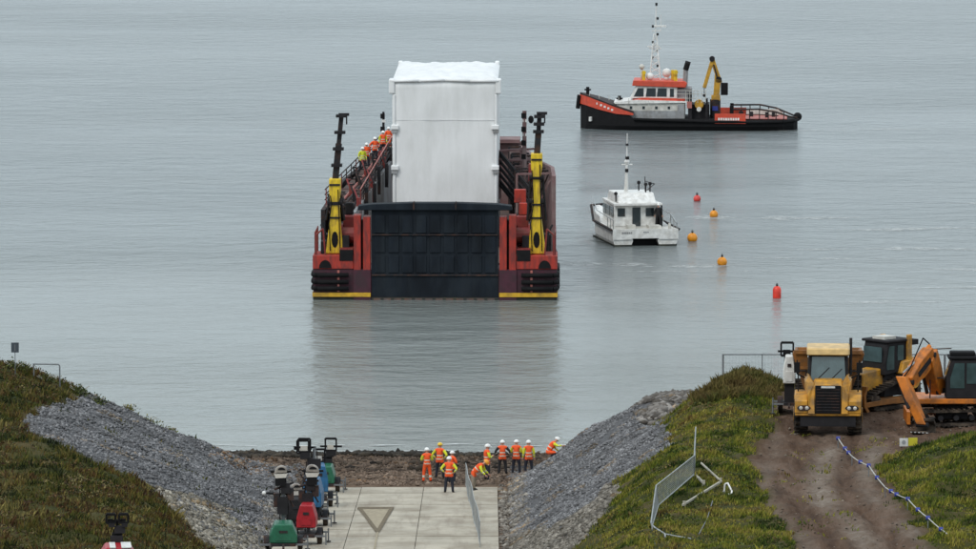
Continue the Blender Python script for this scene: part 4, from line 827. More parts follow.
MB().box(-.45,.15,2.54,2.59,1.22,2.6).build('cabin_door', 'glass', cb_); MB().box(.55,1.15,2.54,2.59,1.95,2.55).build('cabin_window', 'glass', cb_); MB().box(-1.55,-1.0,2.54,2.59,1.95,2.55).build('cabin_window', 'glass', cb_)
for y in (3.0,4.4,5.8): MB().box(-1.80,-1.755,y,y+1.1,1.9,2.6).build('cabin_window', 'glass', cb_); MB().box(1.455,1.5,y,y+1.1,1.9,2.6).build('cabin_window', 'glass', cb_)
MB().prism([(-1.9,2.1),(1.7,2.1),(1.55,7.4),(-1.75,7.4)], 'z', 2.78, 2.92).build('cabin_roof', 'white', CT)
MB().prism([(2.4,2.92),(6.8,2.92),(6.2,3.6),(3.4,3.6)], 'x', -1.5, 1.3).build('upper_roof', 'white', CT, bevel=.05)
for x in (-1.85, 1.65): MB().cyl((x,2.2,1.2),(x,2.2,2.8),.06).build('roof_post', 'black' if x > 0 else 'white', CT)
MB().box(1.3,1.75,2.3,2.9,1.2,2.5).build('deck_locker', 'black', CT)
ms = MB().cyl((-.55,4.4,3.5),(-.5,4.4,6.2),.17,.06).cyl((-.5,4.4,6.2),(-.48,4.4,7.9),.05,.03).tube([(-.9,4.4,5.6),(-.1,4.4,5.6)], .05).build('mast', 'white', CT)
MB().box(-.62,-.42,4.25,4.5,5.05,5.3).box(-.6,-.36,4.25,4.5,6.0,6.2).box(-.58,-.4,4.3,4.5,7.0,7.15).build('navigation_lamp', 'weedm', ms); MB().ball((-.5,4.4,5.8), .2).build('radar_dome', 'white', ms)
for p in ((-1.6,3.0,3.0),(.75,3.6,3.6),(1.15,4.0,3.6),(.55,5.2,3.6)): MB().cyl(p, (p[0],p[1],p[2]+.55),.05).ball((p[0],p[1],p[2]+.6),.14).build('roof_lamp', 'weedm', CT)
MB().tube([(1.1,5,3.6),(1.7,5,4.1),(1.0,5,4.3)], .03).cyl((.9,4.6,3.6),(.9,4.6,4.7),.03).build('aerial', 'dark', CT)
rl = MB(); 
for y in (.1,1.2,2.3): rl.cyl((2.35,y,1.2),(2.35,y,1.2+.4+.2*y),.035); rl.cyl((-2.35,y,1.2),(-2.35,y,1.9),.03)
rl.tube([(2.35,.1,1.62),(2.35,2.3,2.1)], .06).tube([(-2.35,.1,1.9),(-2.35,6.5,2.1),(-1.8,10.8,2.7)], .035).tube([(2.35,2.3,2.1),(2.35,6.5,2.2),(1.8,10.8,2.7)], .035); rl.build('guard_rail', 'galv', CT)
MB().box(-1.2,-.6,.6,1.3,1.2,1.5).box(.4,1.3,.5,1.6,1.2,1.42).cyl((1.9,.5,1.2),(1.9,.5,1.6),.1).build('deck_gear', 'cream', CT)
person('crew member in dark clothes standing by the catamaran cabin door', 11.45+1.35*math.cos(R(10))-1.9*math.sin(R(10)), 434.6+1.35*math.sin(R(10))+1.9*math.cos(R(10)), 1.25, R(170), jacket='blk', sleeve='blk', trousers='blk', tape=False, sc=.95)
# buoys
def buoy(x, y, r, m_, label, tall=False):
    t_ = thing('mooring_buoy', label, 'buoy', (x, y, 0), rng.uniform(0, 3), 'marker buoys')
    if tall: MB().loft([[(rr*math.cos(a), rr*math.sin(a), z_) for a in [2*math.pi*i/12 for i in range(12)]] for z_, rr in ((-.2,.2),(-.05,.28),(.6,.28),(.75,.2),(.8,.1))]).build('float', m_, t_, smooth=True)
    else: MB().ball((0,0,r*.6), r, 14, 8).build('float', m_, t_, smooth=True)
    tp = .78 if tall else r*1.55
    MB().cyl((0,0,tp),(0,0,tp+.12),.07).tube([(-.08,0,tp+.1),(0,0,tp+.22),(.08,0,tp+.1)], .02).build('lifting_eye', 'black', t_)
buoy(16.5, 471.6, .30, 'bpink', 'small pink red buoy furthest out, behind the orange ones')
buoy(17.3, 457.8, .33, 'bor', 'orange ball buoy, furthest and rightmost but one of the orange ones beside pale wake')
buoy(15.0, 438.5, .38, 'bor', 'orange ball buoy nearest the white catamaran stern')
buoy(16.5, 420.8, .36, 'bor', 'orange ball buoy closest to shore of the three orange ones')
buoy(19.3, 398.6, .28, 'bred', 'upright red drum buoy nearest the shore', True)
# ------------------------------------------------------------------ mobile lighting towers
def tower(label, x, y, z, rz, body, bw_=1.2, bh=1.2, bl=1.9, mast=3.8, heads='lamps', hm_='reflector', hs=1.0, hx=0., mastm='galvd', arm=False, bz=0.):
    t_ = thing('lighting_tower', label, 'lighting tower', (x, y, z), rz, 'mobile lighting towers')
    g = bw_/2; ch = MB().box(-g*.9, g*.9, -bl/2, bl/2, .38, .5).beam((0,-bl/2,.45),(0,-bl/2-.9,.4),.1,.1).build('chassis', 'dark', t_)
    MB().prism([(-g,.5+bz),(g,.5+bz),(g,bh*.62+bz),(g*.62,bh+bz),(-g*.62,bh+bz),(-g,bh*.62+bz)], 'y', -bl/2+.12, bl/2-.35).build('canopy', body, t_, bevel=.04)
    MB().box(-g*.55, g*.55, -bl/2+.09, -bl/2+.13, .62+bz, bh*.6+bz).build('vent_panel', body, t_); MB().box(-g*.3, g*.3, -bl/2+.08, -bl/2+.1, bh*.72+bz, bh*.80+bz).build('handle', 'dark', t_)
    if bz > .3: MB().box(-g*.8, g*.8, -bl/2+.3, bl/2-.5, .5, .5+bz).build('engine_block', 'weedm', t_)
    for s in (-1, 1):
        wh_ = MB().cyl((s*(g+.02),0,.31),(s*(g+.22),0,.31),.31,n=14).build('wheel', 'tyre', t_); MB().cyl((s*(g+.01),0,.31),(s*(g+.24),0,.31),.15,n=10).build('hub', 'grey', wh_)
        MB().prism([(.42*math.cos(a), .33+.42*math.sin(a)) for a in [math.pi*i/8 for i in range(9)]]+[(.36*math.cos(a), .33+.36*math.sin(a)) for a in [math.pi*(8-i)/8 for i in range(9)]], 'x', min(s*g, s*(g+.25)), max(s*g, s*(g+.25))).build('mudguard', 'dark', t_)
        for e in (-1, 1):
            l_ = MB().beam((s*g*.8,e*bl*.42,.44),(s*(g+.45),e*bl*.42,.44),.07,.07).cyl((s*(g+.45),e*bl*.42,.6),(s*(g+.45),e*bl*.42,.03),.035).build('outrigger', 'galvd', t_); MB().cyl((s*(g+.45),e*bl*.42,.0),(s*(g+.45),e*bl*.42,.04),.12).build('foot', 'dark', l_)
    my = bl/2-.15; m0 = MB().beam((0,my,.4),(0,my,mast-.9),.16,.16).beam((0,my-.02,mast*.5),(0,my-.02,mast-.35),.11,.11).build('mast', mastm, t_)
    MB().beam((-.14,my-.1,.5),(-.14,my-.1,mast*.72),.05,.05).tube([(.16,my-.1,.6),(.22,my-.1,mast*.5),(.1,my-.1,mast-.5)], .025).box(-.2,.2,my-.16,my+.1,mast*.55,mast*.55+.25).build('winch_and_cable', 'black', m0)
    hz = mast-.35
    if arm: MB().tube([(-1.3,my,mast*.78),(.6,my,mast*.74)], .05).build('side_arm', 'black', m0); MB().ball((-1.34,my,mast*.78), .1).build('arm_lamp', 'white', m0)
    br = MB().beam((-.6*hs+hx,my,hz),(.6*hs+hx,my,hz),.07,.09).build('lamp_bar', 'black', t_)
    if heads == 'frames':
        for s in ((-1, 1) if hs < .6 else (0,)):
            cx = hx+s*.24; w2, h2 = (.27, .30) if hs >= .6 else (.17, .17); cz = hz+.12; q = MB()
            q.beam((cx-w2,my-.2,cz-h2),(cx+w2,my-.2,cz-h2),.1,.08).beam((cx-w2,my-.25,cz+h2),(cx+w2,my-.25,cz+h2),.12,.1).beam((cx-w2,my-.2,cz-h2),(cx-w2,my-.25,cz+h2),.08,.08).beam((cx+w2,my-.2,cz-h2),(cx+w2,my-.25,cz+h2),.08,.08)
            lo_ = q.build('floodlight', 'black', br); MB().box(cx-w2*.7,cx+w2*.5,my-.18,my-.14,cz-h2*.85,cz-h2*.1).build('lamp_reflector', hm_, t_)
            MB().box(cx-w2*.5,cx+w2*.9,my-.3,my-.1,cz-h2*1.9,cz-h2*1.1).build('ballast_box', 'weedm', t_)
    else:
        ti = .08 if body == 'green' else -.06; cx = hx; cz = hz+.08; W_ = .36*hs
        arch = [(W_*math.cos(a), .30*hs*math.sin(a)) for a in [math.pi*i/10 for i in range(11)]]+[(-W_*1.05,-.10),(W_*1.05,-.10)]
        lo_ = MB().prism([(cx+p[0]+ti*p[1], cz+p[1]+ti*p[0]) for p in arch], 'y', my-.34, my-.08).build('floodlight', 'bronze', br, bevel=.04)
        ia = [(.6*W_*math.cos(a), .04+.15*hs*math.sin(a)) for a in [math.pi*i/8 for i in range(9)]]
        MB().prism([(cx+p[0]+.03, cz+p[1]) for p in ia], 'y', my-.36, my-.33).build('dark_lamp_bowl', 'black', t_)  # black arch drawn for the dark interior of the lamp bowl
        MB().prism([(cx-W_*1.1,cz-.14),(cx+W_*1.1,cz-.12),(cx+W_*.8,cz-.30),(cx-W_*.85,cz-.32)], 'y', my-.36, my-.1).build('lamp_reflector', hm_, t_)
        MB().box(cx-.25,cx+.2,my-.32,my-.05,cz-.66,cz-.34).build('ballast_box', 'black', t_)
    if mast > 2.4 and heads != 'frames':
        MB().box(-.42,-.16,my-.2,my+.1,mast*.50,mast*.66).box(.18,.46,my-.2,my+.1,mast*.58,mast*.72).tube([(-.4,my,mast*.7),(.45,my,mast*.78)], .05).tube([(.45,my,mast*.5),(-.35,my,mast*.86)], .035).build('mast_bracket', 'dark', t_)
    MB().box(-.26,.2,my-.28,my-.12,mast*.42,mast*.62).box(-.1,.3,my-.25,my-.12,mast*.66,mast*.78).build('cable_reel', 'weedm', t_)
    return t_
def gz(x, y): return ground_z(x, y)
tower('green lighting tower nearest the camera on the left edge of the slipway', -8.85, 257, gz(-9.0,257), R(2), 'green', bw_=1.2, bh=1.32, mast=3.75, hx=-.1, hs=.74)
tower('red lighting tower beside the green one at the bottom of the machine row', -7.95, 261.5, SZ(261.5), R(-3), 'redc', bw_=.85, bh=1.5, bl=1.6, mast=3.5, hx=.2, bz=.3, hs=.78)
tower('dark bodied lighting tower with a pale lamp and a side arm, behind the red one', -8.65, 266, SZ(266), R(4), 'weedm', bw_=.8, bh=1.5, mast=2.35, arm=True, hs=.7, bz=.25, hx=.1)
tower('nearer blue lighting tower with black lamp frames, behind the low white lamps', -8.0, 272, SZ(272), R(-4), 'blue', bw_=.9, bh=1.75, mast=3.85, heads='frames', hx=-.45, hs=.85, bz=.45)
tower('dark lighting tower with a black lamp frame between the two blue ones', -8.35, 278, SZ(278), R(2), 'weedm', bw_=.8, bh=1.6, mast=3.4, heads='frames', hs=.7, bz=.3, hx=-.3)
tower('farther blue lighting tower in the row, in front of the last green one', -8.05, 284, SZ(284), R(3), 'blue', bw_=.8, bh=1.75, mast=2.6, heads='frames', hs=.7, bz=.3)
tower('green lighting tower at the far sea end of the row with black lamp frames', -7.95, 294, SZ(294), R(-2), 'green', bw_=.8, bh=1.35, mast=2.5, heads='frames', hs=.9, hx=.15)
tower('lighting tower with red and white body cut off by the bottom edge, in the scrub', -14.1, 226.3, gz(-14.1,226.3)-.05, R(5), 'redc', bw_=1.5, bh=1.2, mast=2.35, heads='frames', hm_='black', hs=.42, mastm='weedm')
MB().box(-.32,-.1,-.9,.4,1.19,1.24).box(.12,.5,-.9,.4,1.19,1.24).build('white_stripe', 'white', [o for o in bpy.data.objects if 'cut off by the bottom edge' in o.get('label', '')][0])
tower('lighting tower with white body tucked behind the left side of the dump truck', 13.45, 266, gz(13.45,266), R(-3), 'white', bw_=.55, bh=1.75, bl=1.2, mast=3.05, heads='frames', hm_='black', hs=.7, hx=-.1, mastm='black', bz=.85)

# ------------------------------------------------------------------ articulated dump truck, facing the camera
DT = thing('dump_truck', 'muddy yellow articulated dump truck facing the camera', 'dump truck', (14.75, 258.4, H1(14.75,258.4)), R(-3.3))
def wheel(par, cx, cy, r, wd, m_='tyre', hub='cat', s=1, n=20):
    w_ = MB(); x0, x1 = cx-wd/2, cx+wd/2
    w_.loft([[(x, cy+rr*math.cos(a), r+rr*math.sin(a)) for a in [2*math.pi*i/n for i in range(n)]] for x, rr in ((x0,r*.82),(x0+.08,r*.97),(x0+.2,r),(x1-.2,r),(x1-.08,r*.97),(x1,r*.82))])
    for i in range(n): 
        a = 2*math.pi*i/n; c = Vector((cx, cy+(r+.01)*math.cos(a), r+(r+.01)*math.sin(a))); w_.box(c.x-wd*.46, c.x+wd*.46, c.y-.05, c.y+.05, c.z-.04, c.z+.04, Matrix.Rotation(a, 3, 'X'), c)
    o = w_.build('wheel', m_, par); MB().cyl((cx+s*wd*.3,cy,r),(cx+s*(wd*.5+.02),cy,r),r*.5,r*.42,n=12).build('rim', hub, o); return o
for s in (-1, 1):
    for yy in (.9, 5.2, 6.9): wheel(DT, s*1.17, yy, .80, .62, s=s)
MB().box(-.6,.6,-.1,3.2,.75,1.25).box(-.45,.45,3.2,8.3,.8,1.2).box(-1.1,1.1,.75,1.05,.68,.92).box(-1.0,1.0,5,7,.7,.9).build('chassis', 'weedm', DT)
fb = MB().prism([(-1.42,.88),(1.42,.88),(1.42,1.12),(.8,1.22),(.5,1.12),(-.5,1.12),(-.8,1.22),(-1.42,1.12)], 'y', -.28, .25).build('bumper', 'cat', DT, bevel=.03)
MB().box(-1.2,1.2,-.2,.2,.42,.86).build('lower_guard', 'weedm', DT)
MB().box(-.56,.56,-.38,-.3,1.0,2.22).build('grille', 'black', DT, bevel=.02)
gl = MB(); [gl.box(-.5,.5,-.41,-.385,1.12+.13*k,1.16+.13*k) for k in range(8)]; gl.build('grille_bar', 'dark', DT)
hd_ = MB().prism([(-.3,.98),(-.3,2.2),(.1,2.42),(1.6,2.5),(1.6,.98)], 'x', -.62, .62).build('bonnet', 'cat', DT, bevel=.05)
for s in (-1, 1):
    q = MB(); a = lambda x: s*x
    q.add([(a(.58),-.42,1.0),(a(.86),-.38,1.0),(a(.86),-.34,1.75),(a(.98),-.2,2.35),(a(.84),.1,2.62),(a(.62),-.2,2.3),(a(.58),1.4,1.0),(a(1.0),1.4,1.0),(a(1.0),1.4,1.75),(a(1.05),1.4,2.35),(a(.84),1.4,2.62),(a(.6),1.4,2.3)],
          [(0,1,2,3,4,5),(6,7,8,9,10,11),(0,1,7,6),(1,2,8,7),(2,3,9,8),(3,4,10,9),(4,5,11,10),(5,0,6,11)]); q.build('bonnet_cheek', 'cat', DT)
    fe = MB().prism([(-.32,1.0),(-.32,1.55),(.1,1.78),(1.9,1.78),(1.9,1.66),(.3,1.62),(.1,1.0)], 'x', min(a(.88),a(1.44)), max(a(.88),a(1.44))).build('wing', 'cat', DT, bevel=.03)
    hl = MB().prism([(a(1.04)+.30*math.cos(t_), 1.24+.12*math.sin(t_)) for t_ in [2*math.pi*i/10 for i in range(10)]], 'y', -.38, -.3).build('headlight', 'dark', DT)
    for k in (-1, 1): MB().ball((a(1.04)+.13*k,-.38,1.24), .085, 8, 5, (1,.4,1)).build('lamp', 'reflector', hl)
    MB().tube([(a(1.0),.1,2.5),(a(1.35),-.1,2.7),(a(1.35),-.1,3.3)], .03).box(a(1.35)-.13,a(1.35)+.13,-.14,-.06,2.75,3.2).build('mirror', 'black', DT)
    MB().tube([(a(.95),1.0,1.8),(a(.95),1.0,2.7),(a(1.3),1.0,2.7),(a(1.3),1.0,1.8)], .03).box(a(1.1)-.2,a(1.1)+.2,.9,1.5,1.0,1.72).build('access_steps', 'weedm', DT)
cbm = MB().prism([(.55,2.2),(.72,3.42),(2.3,3.5),(2.35,1.4),(.6,1.4)], 'x', -.86, .86).build('cab', 'weedm', DT, bevel=.05)
MB().add([(-.76,.50,2.3),(.76,.50,2.3),(.70,.66,3.36),(-.70,.66,3.36),(-.76,.56,2.3),(.76,.56,2.3),(.70,.70,3.36),(-.70,.70,3.36)], [(0,1,2,3),(4,5,6,7),(0,4,7,3),(1,5,6,2),(3,2,6,7),(0,1,5,4)]).build('windscreen', 'glassb', DT)
MB().tube([(-.5,.5,2.36),(.05,.58,2.9)], .02).tube([(.1,.5,2.36),(.6,.58,2.85)], .02).build('wiper', 'black', DT)
for s in (-1, 1): MB().box(min(s*.87,s*.89),max(s*.87,s*.89),.95,2.1,2.3,3.3).build('side_window', 'glassb', DT)
MB().prism([(.42,3.44),(.5,3.74),(2.3,3.78),(2.5,3.5)], 'x', -.93, .93).build('cab_roof', 'roofy', DT, bevel=.05)
MB().cyl((.98,2.4,2.4),(.98,2.4,4.0),.07).build('exhaust_stack', 'dark', DT)
bd = MB()
bd.add([(-1.48,3.0,3.35),(1.48,3.0,3.35),(1.48,8.4,2.9),(-1.48,8.4,2.9),(-.9,3.2,1.55),(.9,3.2,1.55),(.9,8.2,1.7),(-.9,8.2,1.7),(-1.38,3.1,3.35),(1.38,3.1,3.35),(1.38,8.3,2.9),(-1.38,8.3,2.9),(-.8,3.3,1.7),(.8,3.3,1.7),(.8,8.1,1.85),(-.8,8.1,1.85)],
       [(0,1,5,4),(1,2,6,5),(2,3,7,6),(3,0,4,7),(4,5,6,7),(8,9,13,12),(9,10,14,13),(10,11,15,14),(11,8,12,15),(12,13,14,15),(0,1,9,8),(1,2,10,9),(2,3,11,10),(3,0,8,11)])
bdo = bd.build('dump_bed', 'bed', DT)
for s in (-1, 1):
    for k in range(5): MB().beam((s*(1.0),3.4+1.1*k,1.65),(s*1.52,3.4+1.1*k,3.2-.09*k),.1,.12).build('bed_rib', 'bed', bdo)
MB().beam((-1.5,2.97,3.3),(1.5,2.97,3.3),.12,.16).beam((-1.3,3.0,2.6),(1.3,3.0,2.6),.1,.12).build('bed_rail', 'bed', bdo)
MB().box(-.3,.3,-.44,-.41,2.12,2.2).build('front_badge', 'plate', DT)

# ------------------------------------------------------------------ bulldozer with high drive sprocket, facing left
DZ = thing('bulldozer', 'yellow tracked bulldozer with raised rear sprocket behind the dump truck', 'bulldozer', (17.82, 268.2, H1(18.05,268.2)), R(42)); DZ.scale = (.93,.93,.97)
for s in (-1, 1):
    yc_ = s*.95; path = [(-2.1,.45),(-1.8,.08),(1.0,.08),(1.35,.3),(1.25,1.45),(.85,1.72),(.45,1.6),(-1.75,.92),(-2.05,.78)]
    tk = MB(); n = len(path)
    outer = path; cx = sum(p[0] for p in path)/n; cz = sum(p[1] for p in path)/n
    inner = [(cx+(p[0]-cx)*.86, cz+(p[1]-cz)*.80) for p in path]
    for i in range(n):
        j = (i+1) % n; a_, b2 = outer[i], outer[j]; c2, d2 = inner[j], inner[i]
        tk.prism([a_, b2, c2, d2], 'y', yc_-.28, yc_+.28)
    to = tk.build('track', 'track', DZ)
    L_ = 0; sh = MB()
    for i in range(n):
        p0 = Vector((outer[i][0],0,outer[i][1])); p1 = Vector((outer[(i+1) % n][0],0,outer[(i+1) % n][1])); m_ = max(1, int((p1-p0).length/.22))
        for k in range(m_):
            p = p0.lerp(p1, (k+.5)/m_); dr = (p1-p0).normalized(); nn = Vector((dr.z,0,-dr.x)); nn = nn if nn.dot(p-Vector((cx,0,cz))) > 0 else -nn
            sh.beam(p+Vector((0,yc_-.3,0))+nn*.03, p+Vector((0,yc_+.3,0))+nn*.03, .07, .05)
    sh.build('track_shoe', 'track', to)
    MB().cyl((.85,yc_-.31,1.3),(.85,yc_+.31,1.3),.36,n=16).build('drive_sprocket', 'cat', DZ); MB().cyl((.85,yc_-.34,1.3),(.85,yc_+.34,1.3),.18,n=12).build('sprocket_hub', 'bed', DZ)
    for x, r in ((-1.75,.32),(1.0,.26)): MB().cyl((x,yc_-.27,.48),(x,yc_+.27,.48),r,n=14).build('idler_wheel', 'track', DZ)
    MB().box(-1.6,.9,yc_-.2,yc_+.2,.3,.6).build('track_frame', 'bed', DZ)
MB().prism([(-2.0,.9),(-2.0,1.75),(-.4,1.95),(-.4,.9)], 'y', -.5, .5).build('bonnet', 'cat', DZ, bevel=.05); MB().box(-2.04,-2.0,-.45,.45,.9,1.7).build('grille', 'black', DZ)
MB().box(-.6,1.35,-.62,.62,.6,1.75).build('body', 'weedm', DZ)
MB().prism([(.15,1.62),(1.75,1.45),(1.72,2.05),(1.35,2.35),(.35,2.2)], 'y', -1.0, 1.0).build('fuel_tank', 'cat', DZ, bevel=.06)
MB().box(.6,1.2,-1.03,-1.0,1.85,2.0).build('tank_panel', 'plate', DZ)
dc = MB().prism([(-.75,1.6),(.95,1.75),(.95,3.1),(-.55,3.1),(-.75,2.2)], 'y', -.78, .78).build('cab', 'weedm', DZ, bevel=.04)
for yy in (-1, 1):
    MB().prism([(-.62,1.85),(-.12,1.85),(-.12,2.95),(-.45,2.95),(-.62,2.2)], 'y', min(yy*.79,yy*.81), max(yy*.79,yy*.81)).build('cab_window', 'glassb', dc); MB().prism([(.12,2.25),(.52,2.25),(.52,2.95),(.12,2.95)], 'y', min(yy*.79,yy*.81), max(yy*.79,yy*.81)).build('cab_window', 'glassb', dc)
MB().box(-.80,-.76,-.6,.6,2.2,2.9).build('front_window', 'glassb', dc); MB().box(.96,.99,-.55,.55,2.35,2.9).build('rear_window', 'glassb', dc)
MB().box(-.68,1.1,-.88,.88,3.1,3.22).build('cab_roof', 'weedm', DZ, bevel=.03); MB().box(1.1,1.55,-.8,.8,2.9,3.15).build('rear_light_bar', 'weedm', DZ)
MB().box(.68,.95,-.98,-.8,2.1,3.42).build('rollover_post', 'cat', DZ, bevel=.03); MB().box(.68,.95,.8,.98,2.1,3.3).build('rollover_post', 'cat', DZ, bevel=.03)
MB().box(-.4,.4,-.4,.4,3.22,3.35).build('air_conditioner', 'cream', DZ)
bl_ = MB().prism([(-2.75,.1),(-2.95,.35),(-3.0,.9),(-2.8,1.3),(-2.7,1.3),(-2.85,.9),(-2.8,.4),(-2.6,.15)], 'y', -1.6, 1.6).build('blade', 'bed', DZ)
for s in (-1, 1): MB().beam((-2.8,s*1.3,.4),(-.3,s*1.3,.5),.14,.2).build('push_arm', 'bed', DZ)
MB().cyl((-2.1,0,1.5),(-2.7,0,.8),.06).build('blade_cylinder', 'steel', DZ)
MB().box(1.4,1.9,-.5,.5,.5,1.1).beam((1.9,0,1.1),(2.3,0,.25),.14,.2).build('ripper', 'bed', DZ)

# ------------------------------------------------------------------ excavator, boom folded to the left and towards the camera
ex0 = Vector((20.35, 262.0, H1(20.35,262.0))); EX = thing('excavator', 'orange tracked excavator with folded boom at the right edge', 'excavator', tuple(ex0), 0)
def E_(x, y, z): return Vector((x, y, z))-ex0
ah = math.atan2(258.2-262, 18.6-20.3)       # boom heading
for s in (-1, 1):
    tk = MB(); path = [(-1.75,.42),(-1.5,.08),(1.5,.08),(1.75,.42),(1.5,.78),(-1.5,.78)]; inner = [(p[0]*.86, .43+(p[1]-.43)*.7) for p in path]
    off = s*1.0; rm = Matrix.Rotation(R(8), 4, 'Z')
    for i in range(6): j = (i+1) % 6; tk.prism([path[i], path[j], inner[j], inner[i]], 'y', off-.25, off+.25)
    for k in range(14): x = -1.5+3.0*k/13; tk.box(x-.04,x+.04,off-.28,off+.28,.78,.83); tk.box(x-.04,x+.04,off-.28,off+.28,.03,.08)
    tk.v = [tuple(rm @ Vector(v)) for v in tk.v]; to = tk.build('track', 'track', EX)
    
    for x in (-1.45,-.7,0,.7,1.45):
        r_ = MB().cyl((x,off-.2,.43),(x,off+.2,.43),.25 if abs(x) > 1 else .12,n=12); r_.v = [tuple(rm @ Vector(v)) for v in r_.v]; r_.build('track_roller', 'weedm', to)
MB().box(-.7,.7,-.8,.8,.35,.85).cyl((0,0,.8),(0,0,1.05),.6,n=16).build('undercarriage', 'weedm', EX)
MB().box(-1.55,2.3,-1.25,1.25,1.05,1.28).build('upper_platform', 'jcb', EX, bevel=.03)
MB().prism([(.5,1.28),(2.3,1.28),(2.45,2.1),(2.1,2.35),(.5,2.3)], 'y', -.2, 1.25).build('engine_cover', 'jcb', EX, bevel=.05); MB().box(1.9,2.5,-1.25,1.25,1.1,1.95).build('counterweight', 'weedm', EX, bevel=.06)
ec = MB().prism([(-.30,1.28),(1.15,1.28),(1.15,3.0),(-.05,3.0),(-.30,2.2)], 'y', -1.22, -.22).build('cab', 'weedm', EX, bevel=.04)
MB().prism([(-.12,1.75),(.5,1.75),(.5,2.85),(.08,2.85),(-.12,2.2)], 'y', -1.245, -1.225).build('cab_window', 'glassb', ec); MB().prism([(.6,1.95),(1.05,1.95),(1.05,2.85),(.6,2.85)], 'y', -1.245, -1.225).build('cab_window', 'glassb', ec)
MB().add([(-.33,-1.1,1.5),(-.33,-.35,1.5),(-.33,-.35,2.2),(-.10,-.35,2.9),(-.10,-1.1,2.9),(-.33,-1.1,2.2)], [(0,1,2,3,4,5)]).build('front_window', 'glassb', ec)
MB().box(-.2,1.25,-1.28,-.16,3.0,3.14).box(-.1,1.0,-1.0,-.3,3.14,3.32).build('cab_roof', 'black', EX, bevel=.04)
MB().tube([(-1.0,-1.2,1.3),(-1.0,-1.2,2.2),(-.35,-1.2,2.2)], .03).tube([(-1.3,-.3,3.35),(0,-.3,3.4)], .025).tube([(-1.3,-.3,3.35),(-1.3,-.3,2.4)], .025).tube([(.9,.6,2.3),(.9,.6,2.9),(2.2,.6,2.9),(2.2,.6,2.3)], .03).build('hand_rail', 'dark', EX)
foot = E_(19.75,261.6,10.35); kneeb = E_(19.3,260.6,12.05); tip = E_(18.25,259.2,11.0); bkt = E_(18.85,258.4,9.25)
def boomseg(mb, a, b_, h0, h1, wd):
    d = (b_-a).normalized(); sx = Vector((-math.sin(ah), math.cos(ah), 0)); up = sx.cross(d); vs = []
    for p, h in ((a, h0), (a.lerp(b_, .5), max(h0, h1)*1.08), (b_, h1)):
        for i, j in ((-1,-1),(1,-1),(1,1),(-1,1)): vs.append(p+sx*wd/2*i+up*h/2*j)
    mb.add(vs, [(3,2,1,0),(8,9,10,11)]+[(k*4+i, k*4+(i+1) % 4, (k+1)*4+(i+1) % 4, (k+1)*4+i) for k in range(2) for i in range(4)]); return mb
sx = Vector((-math.sin(ah), math.cos(ah), 0)); bm_ = boomseg(boomseg(MB(), foot, kneeb, .66, .86, .5), kneeb, tip, .86, .52, .5).build('boom', 'jcb', EX, bevel=.03)
MB().beam(kneeb.lerp(tip,.2)-sx*.265+Vector((0,0,.05)), kneeb.lerp(tip,.75)-sx*.265+Vector((0,0,.03)), .03, .24).beam(kneeb.lerp(tip,.2)+sx*.265+Vector((0,0,.05)), kneeb.lerp(tip,.75)+sx*.265+Vector((0,0,.03)), .03, .24).build('boom_decal', 'weedm', bm_)
ar = boomseg(MB(), tip+Vector((-.25,-.2,.28)), bkt, .64, .38, .42).build('dipper_arm', 'jcb', EX, bevel=.03)
sx = Vector((-math.sin(ah), math.cos(ah), 0))
for p in (foot, kneeb, tip, bkt): MB().cyl(p-sx*.28, p+sx*.28, .12, n=12).build('pivot_pin', 'weedm', bm_)
for s in (-1, 1):
    q = sx*.25*s; hc_ = MB().cyl(foot+q+Vector((-.25,-.2,-.1)), foot.lerp(kneeb,.55)+q+Vector((-.25,-.2,0)), .09).build('hydraulic_cylinder', 'weedm', bm_); MB().cyl(foot.lerp(kneeb,.5)+q+Vector((-.25,-.2,0)), kneeb+q*.8+Vector((-.05,-.05,-.1)), .05).build('piston_rod', 'steel', bm_)
u_ = Vector((0,0,.42)); MB().cyl(kneeb+u_*.9, kneeb.lerp(tip,.55)+u_, .10).build('hydraulic_cylinder', 'jcb', ar); MB().cyl(kneeb.lerp(tip,.5)+u_, tip+Vector((-.22,-.18,.42)), .05).build('piston_rod', 'steel', ar)
MB().cyl(tip+Vector((-.35,-.28,.0)), tip.lerp(bkt,.6)+Vector((-.35,-.28,0)), .09).build('bucket_cylinder', 'weedm', ar)
MB().tube([kneeb+u_*1.1, kneeb+Vector((-.3,-.2,.75)), tip+Vector((.1,0,.6)), tip+Vector((-.3,-.2,.1))], .03).build('hydraulic_hose', 'black', bm_)
bk = MB(); prof = [(-.1,.05),(.35,.02),(.62,-.28),(.5,-.62),(.1,-.72),(-.28,-.55),(-.2,-.48),(.1,-.60),(.42,-.52),(.5,-.28),(.28,-.08),(-.1,-.06)]
dirh = Vector((math.cos(ah), math.sin(ah), 0)); vs = []
for s in (-.42, .42): vs += [bkt+dirh*(-p[0])+Vector((0,0,p[1]+.22))+sx*s for p in prof]
n = len(prof); bk.add(vs, [(i, (i+1) % n, (i+1) % n+n, i+n) for i in range(n)]+[(0,1,2,3,4,5,6,7,8,9,10,11),(23,22,21,20,19,18,17,16,15,14,13,12)]); bo = bk.build('bucket', 'track', EX)
tt = MB(); [tt.beam(bkt+dirh*.28+Vector((0,0,-.33))+sx*(-.36+.18*k), bkt+dirh*.42+Vector((0,0,-.30))+sx*(-.36+.18*k), .07, .04) for k in range(5)]; tt.build('bucket_tooth', 'steel', bo)
MB().box(-2.0,-1.85,-1.2,1.2,.15,.7).beam((-1.9,-.5,.5),(-.6,-.5,.6),.12,.14).beam((-1.9,.5,.5),(-.6,.5,.6),.12,.14).build('dozer_blade', 'jcb', EX)

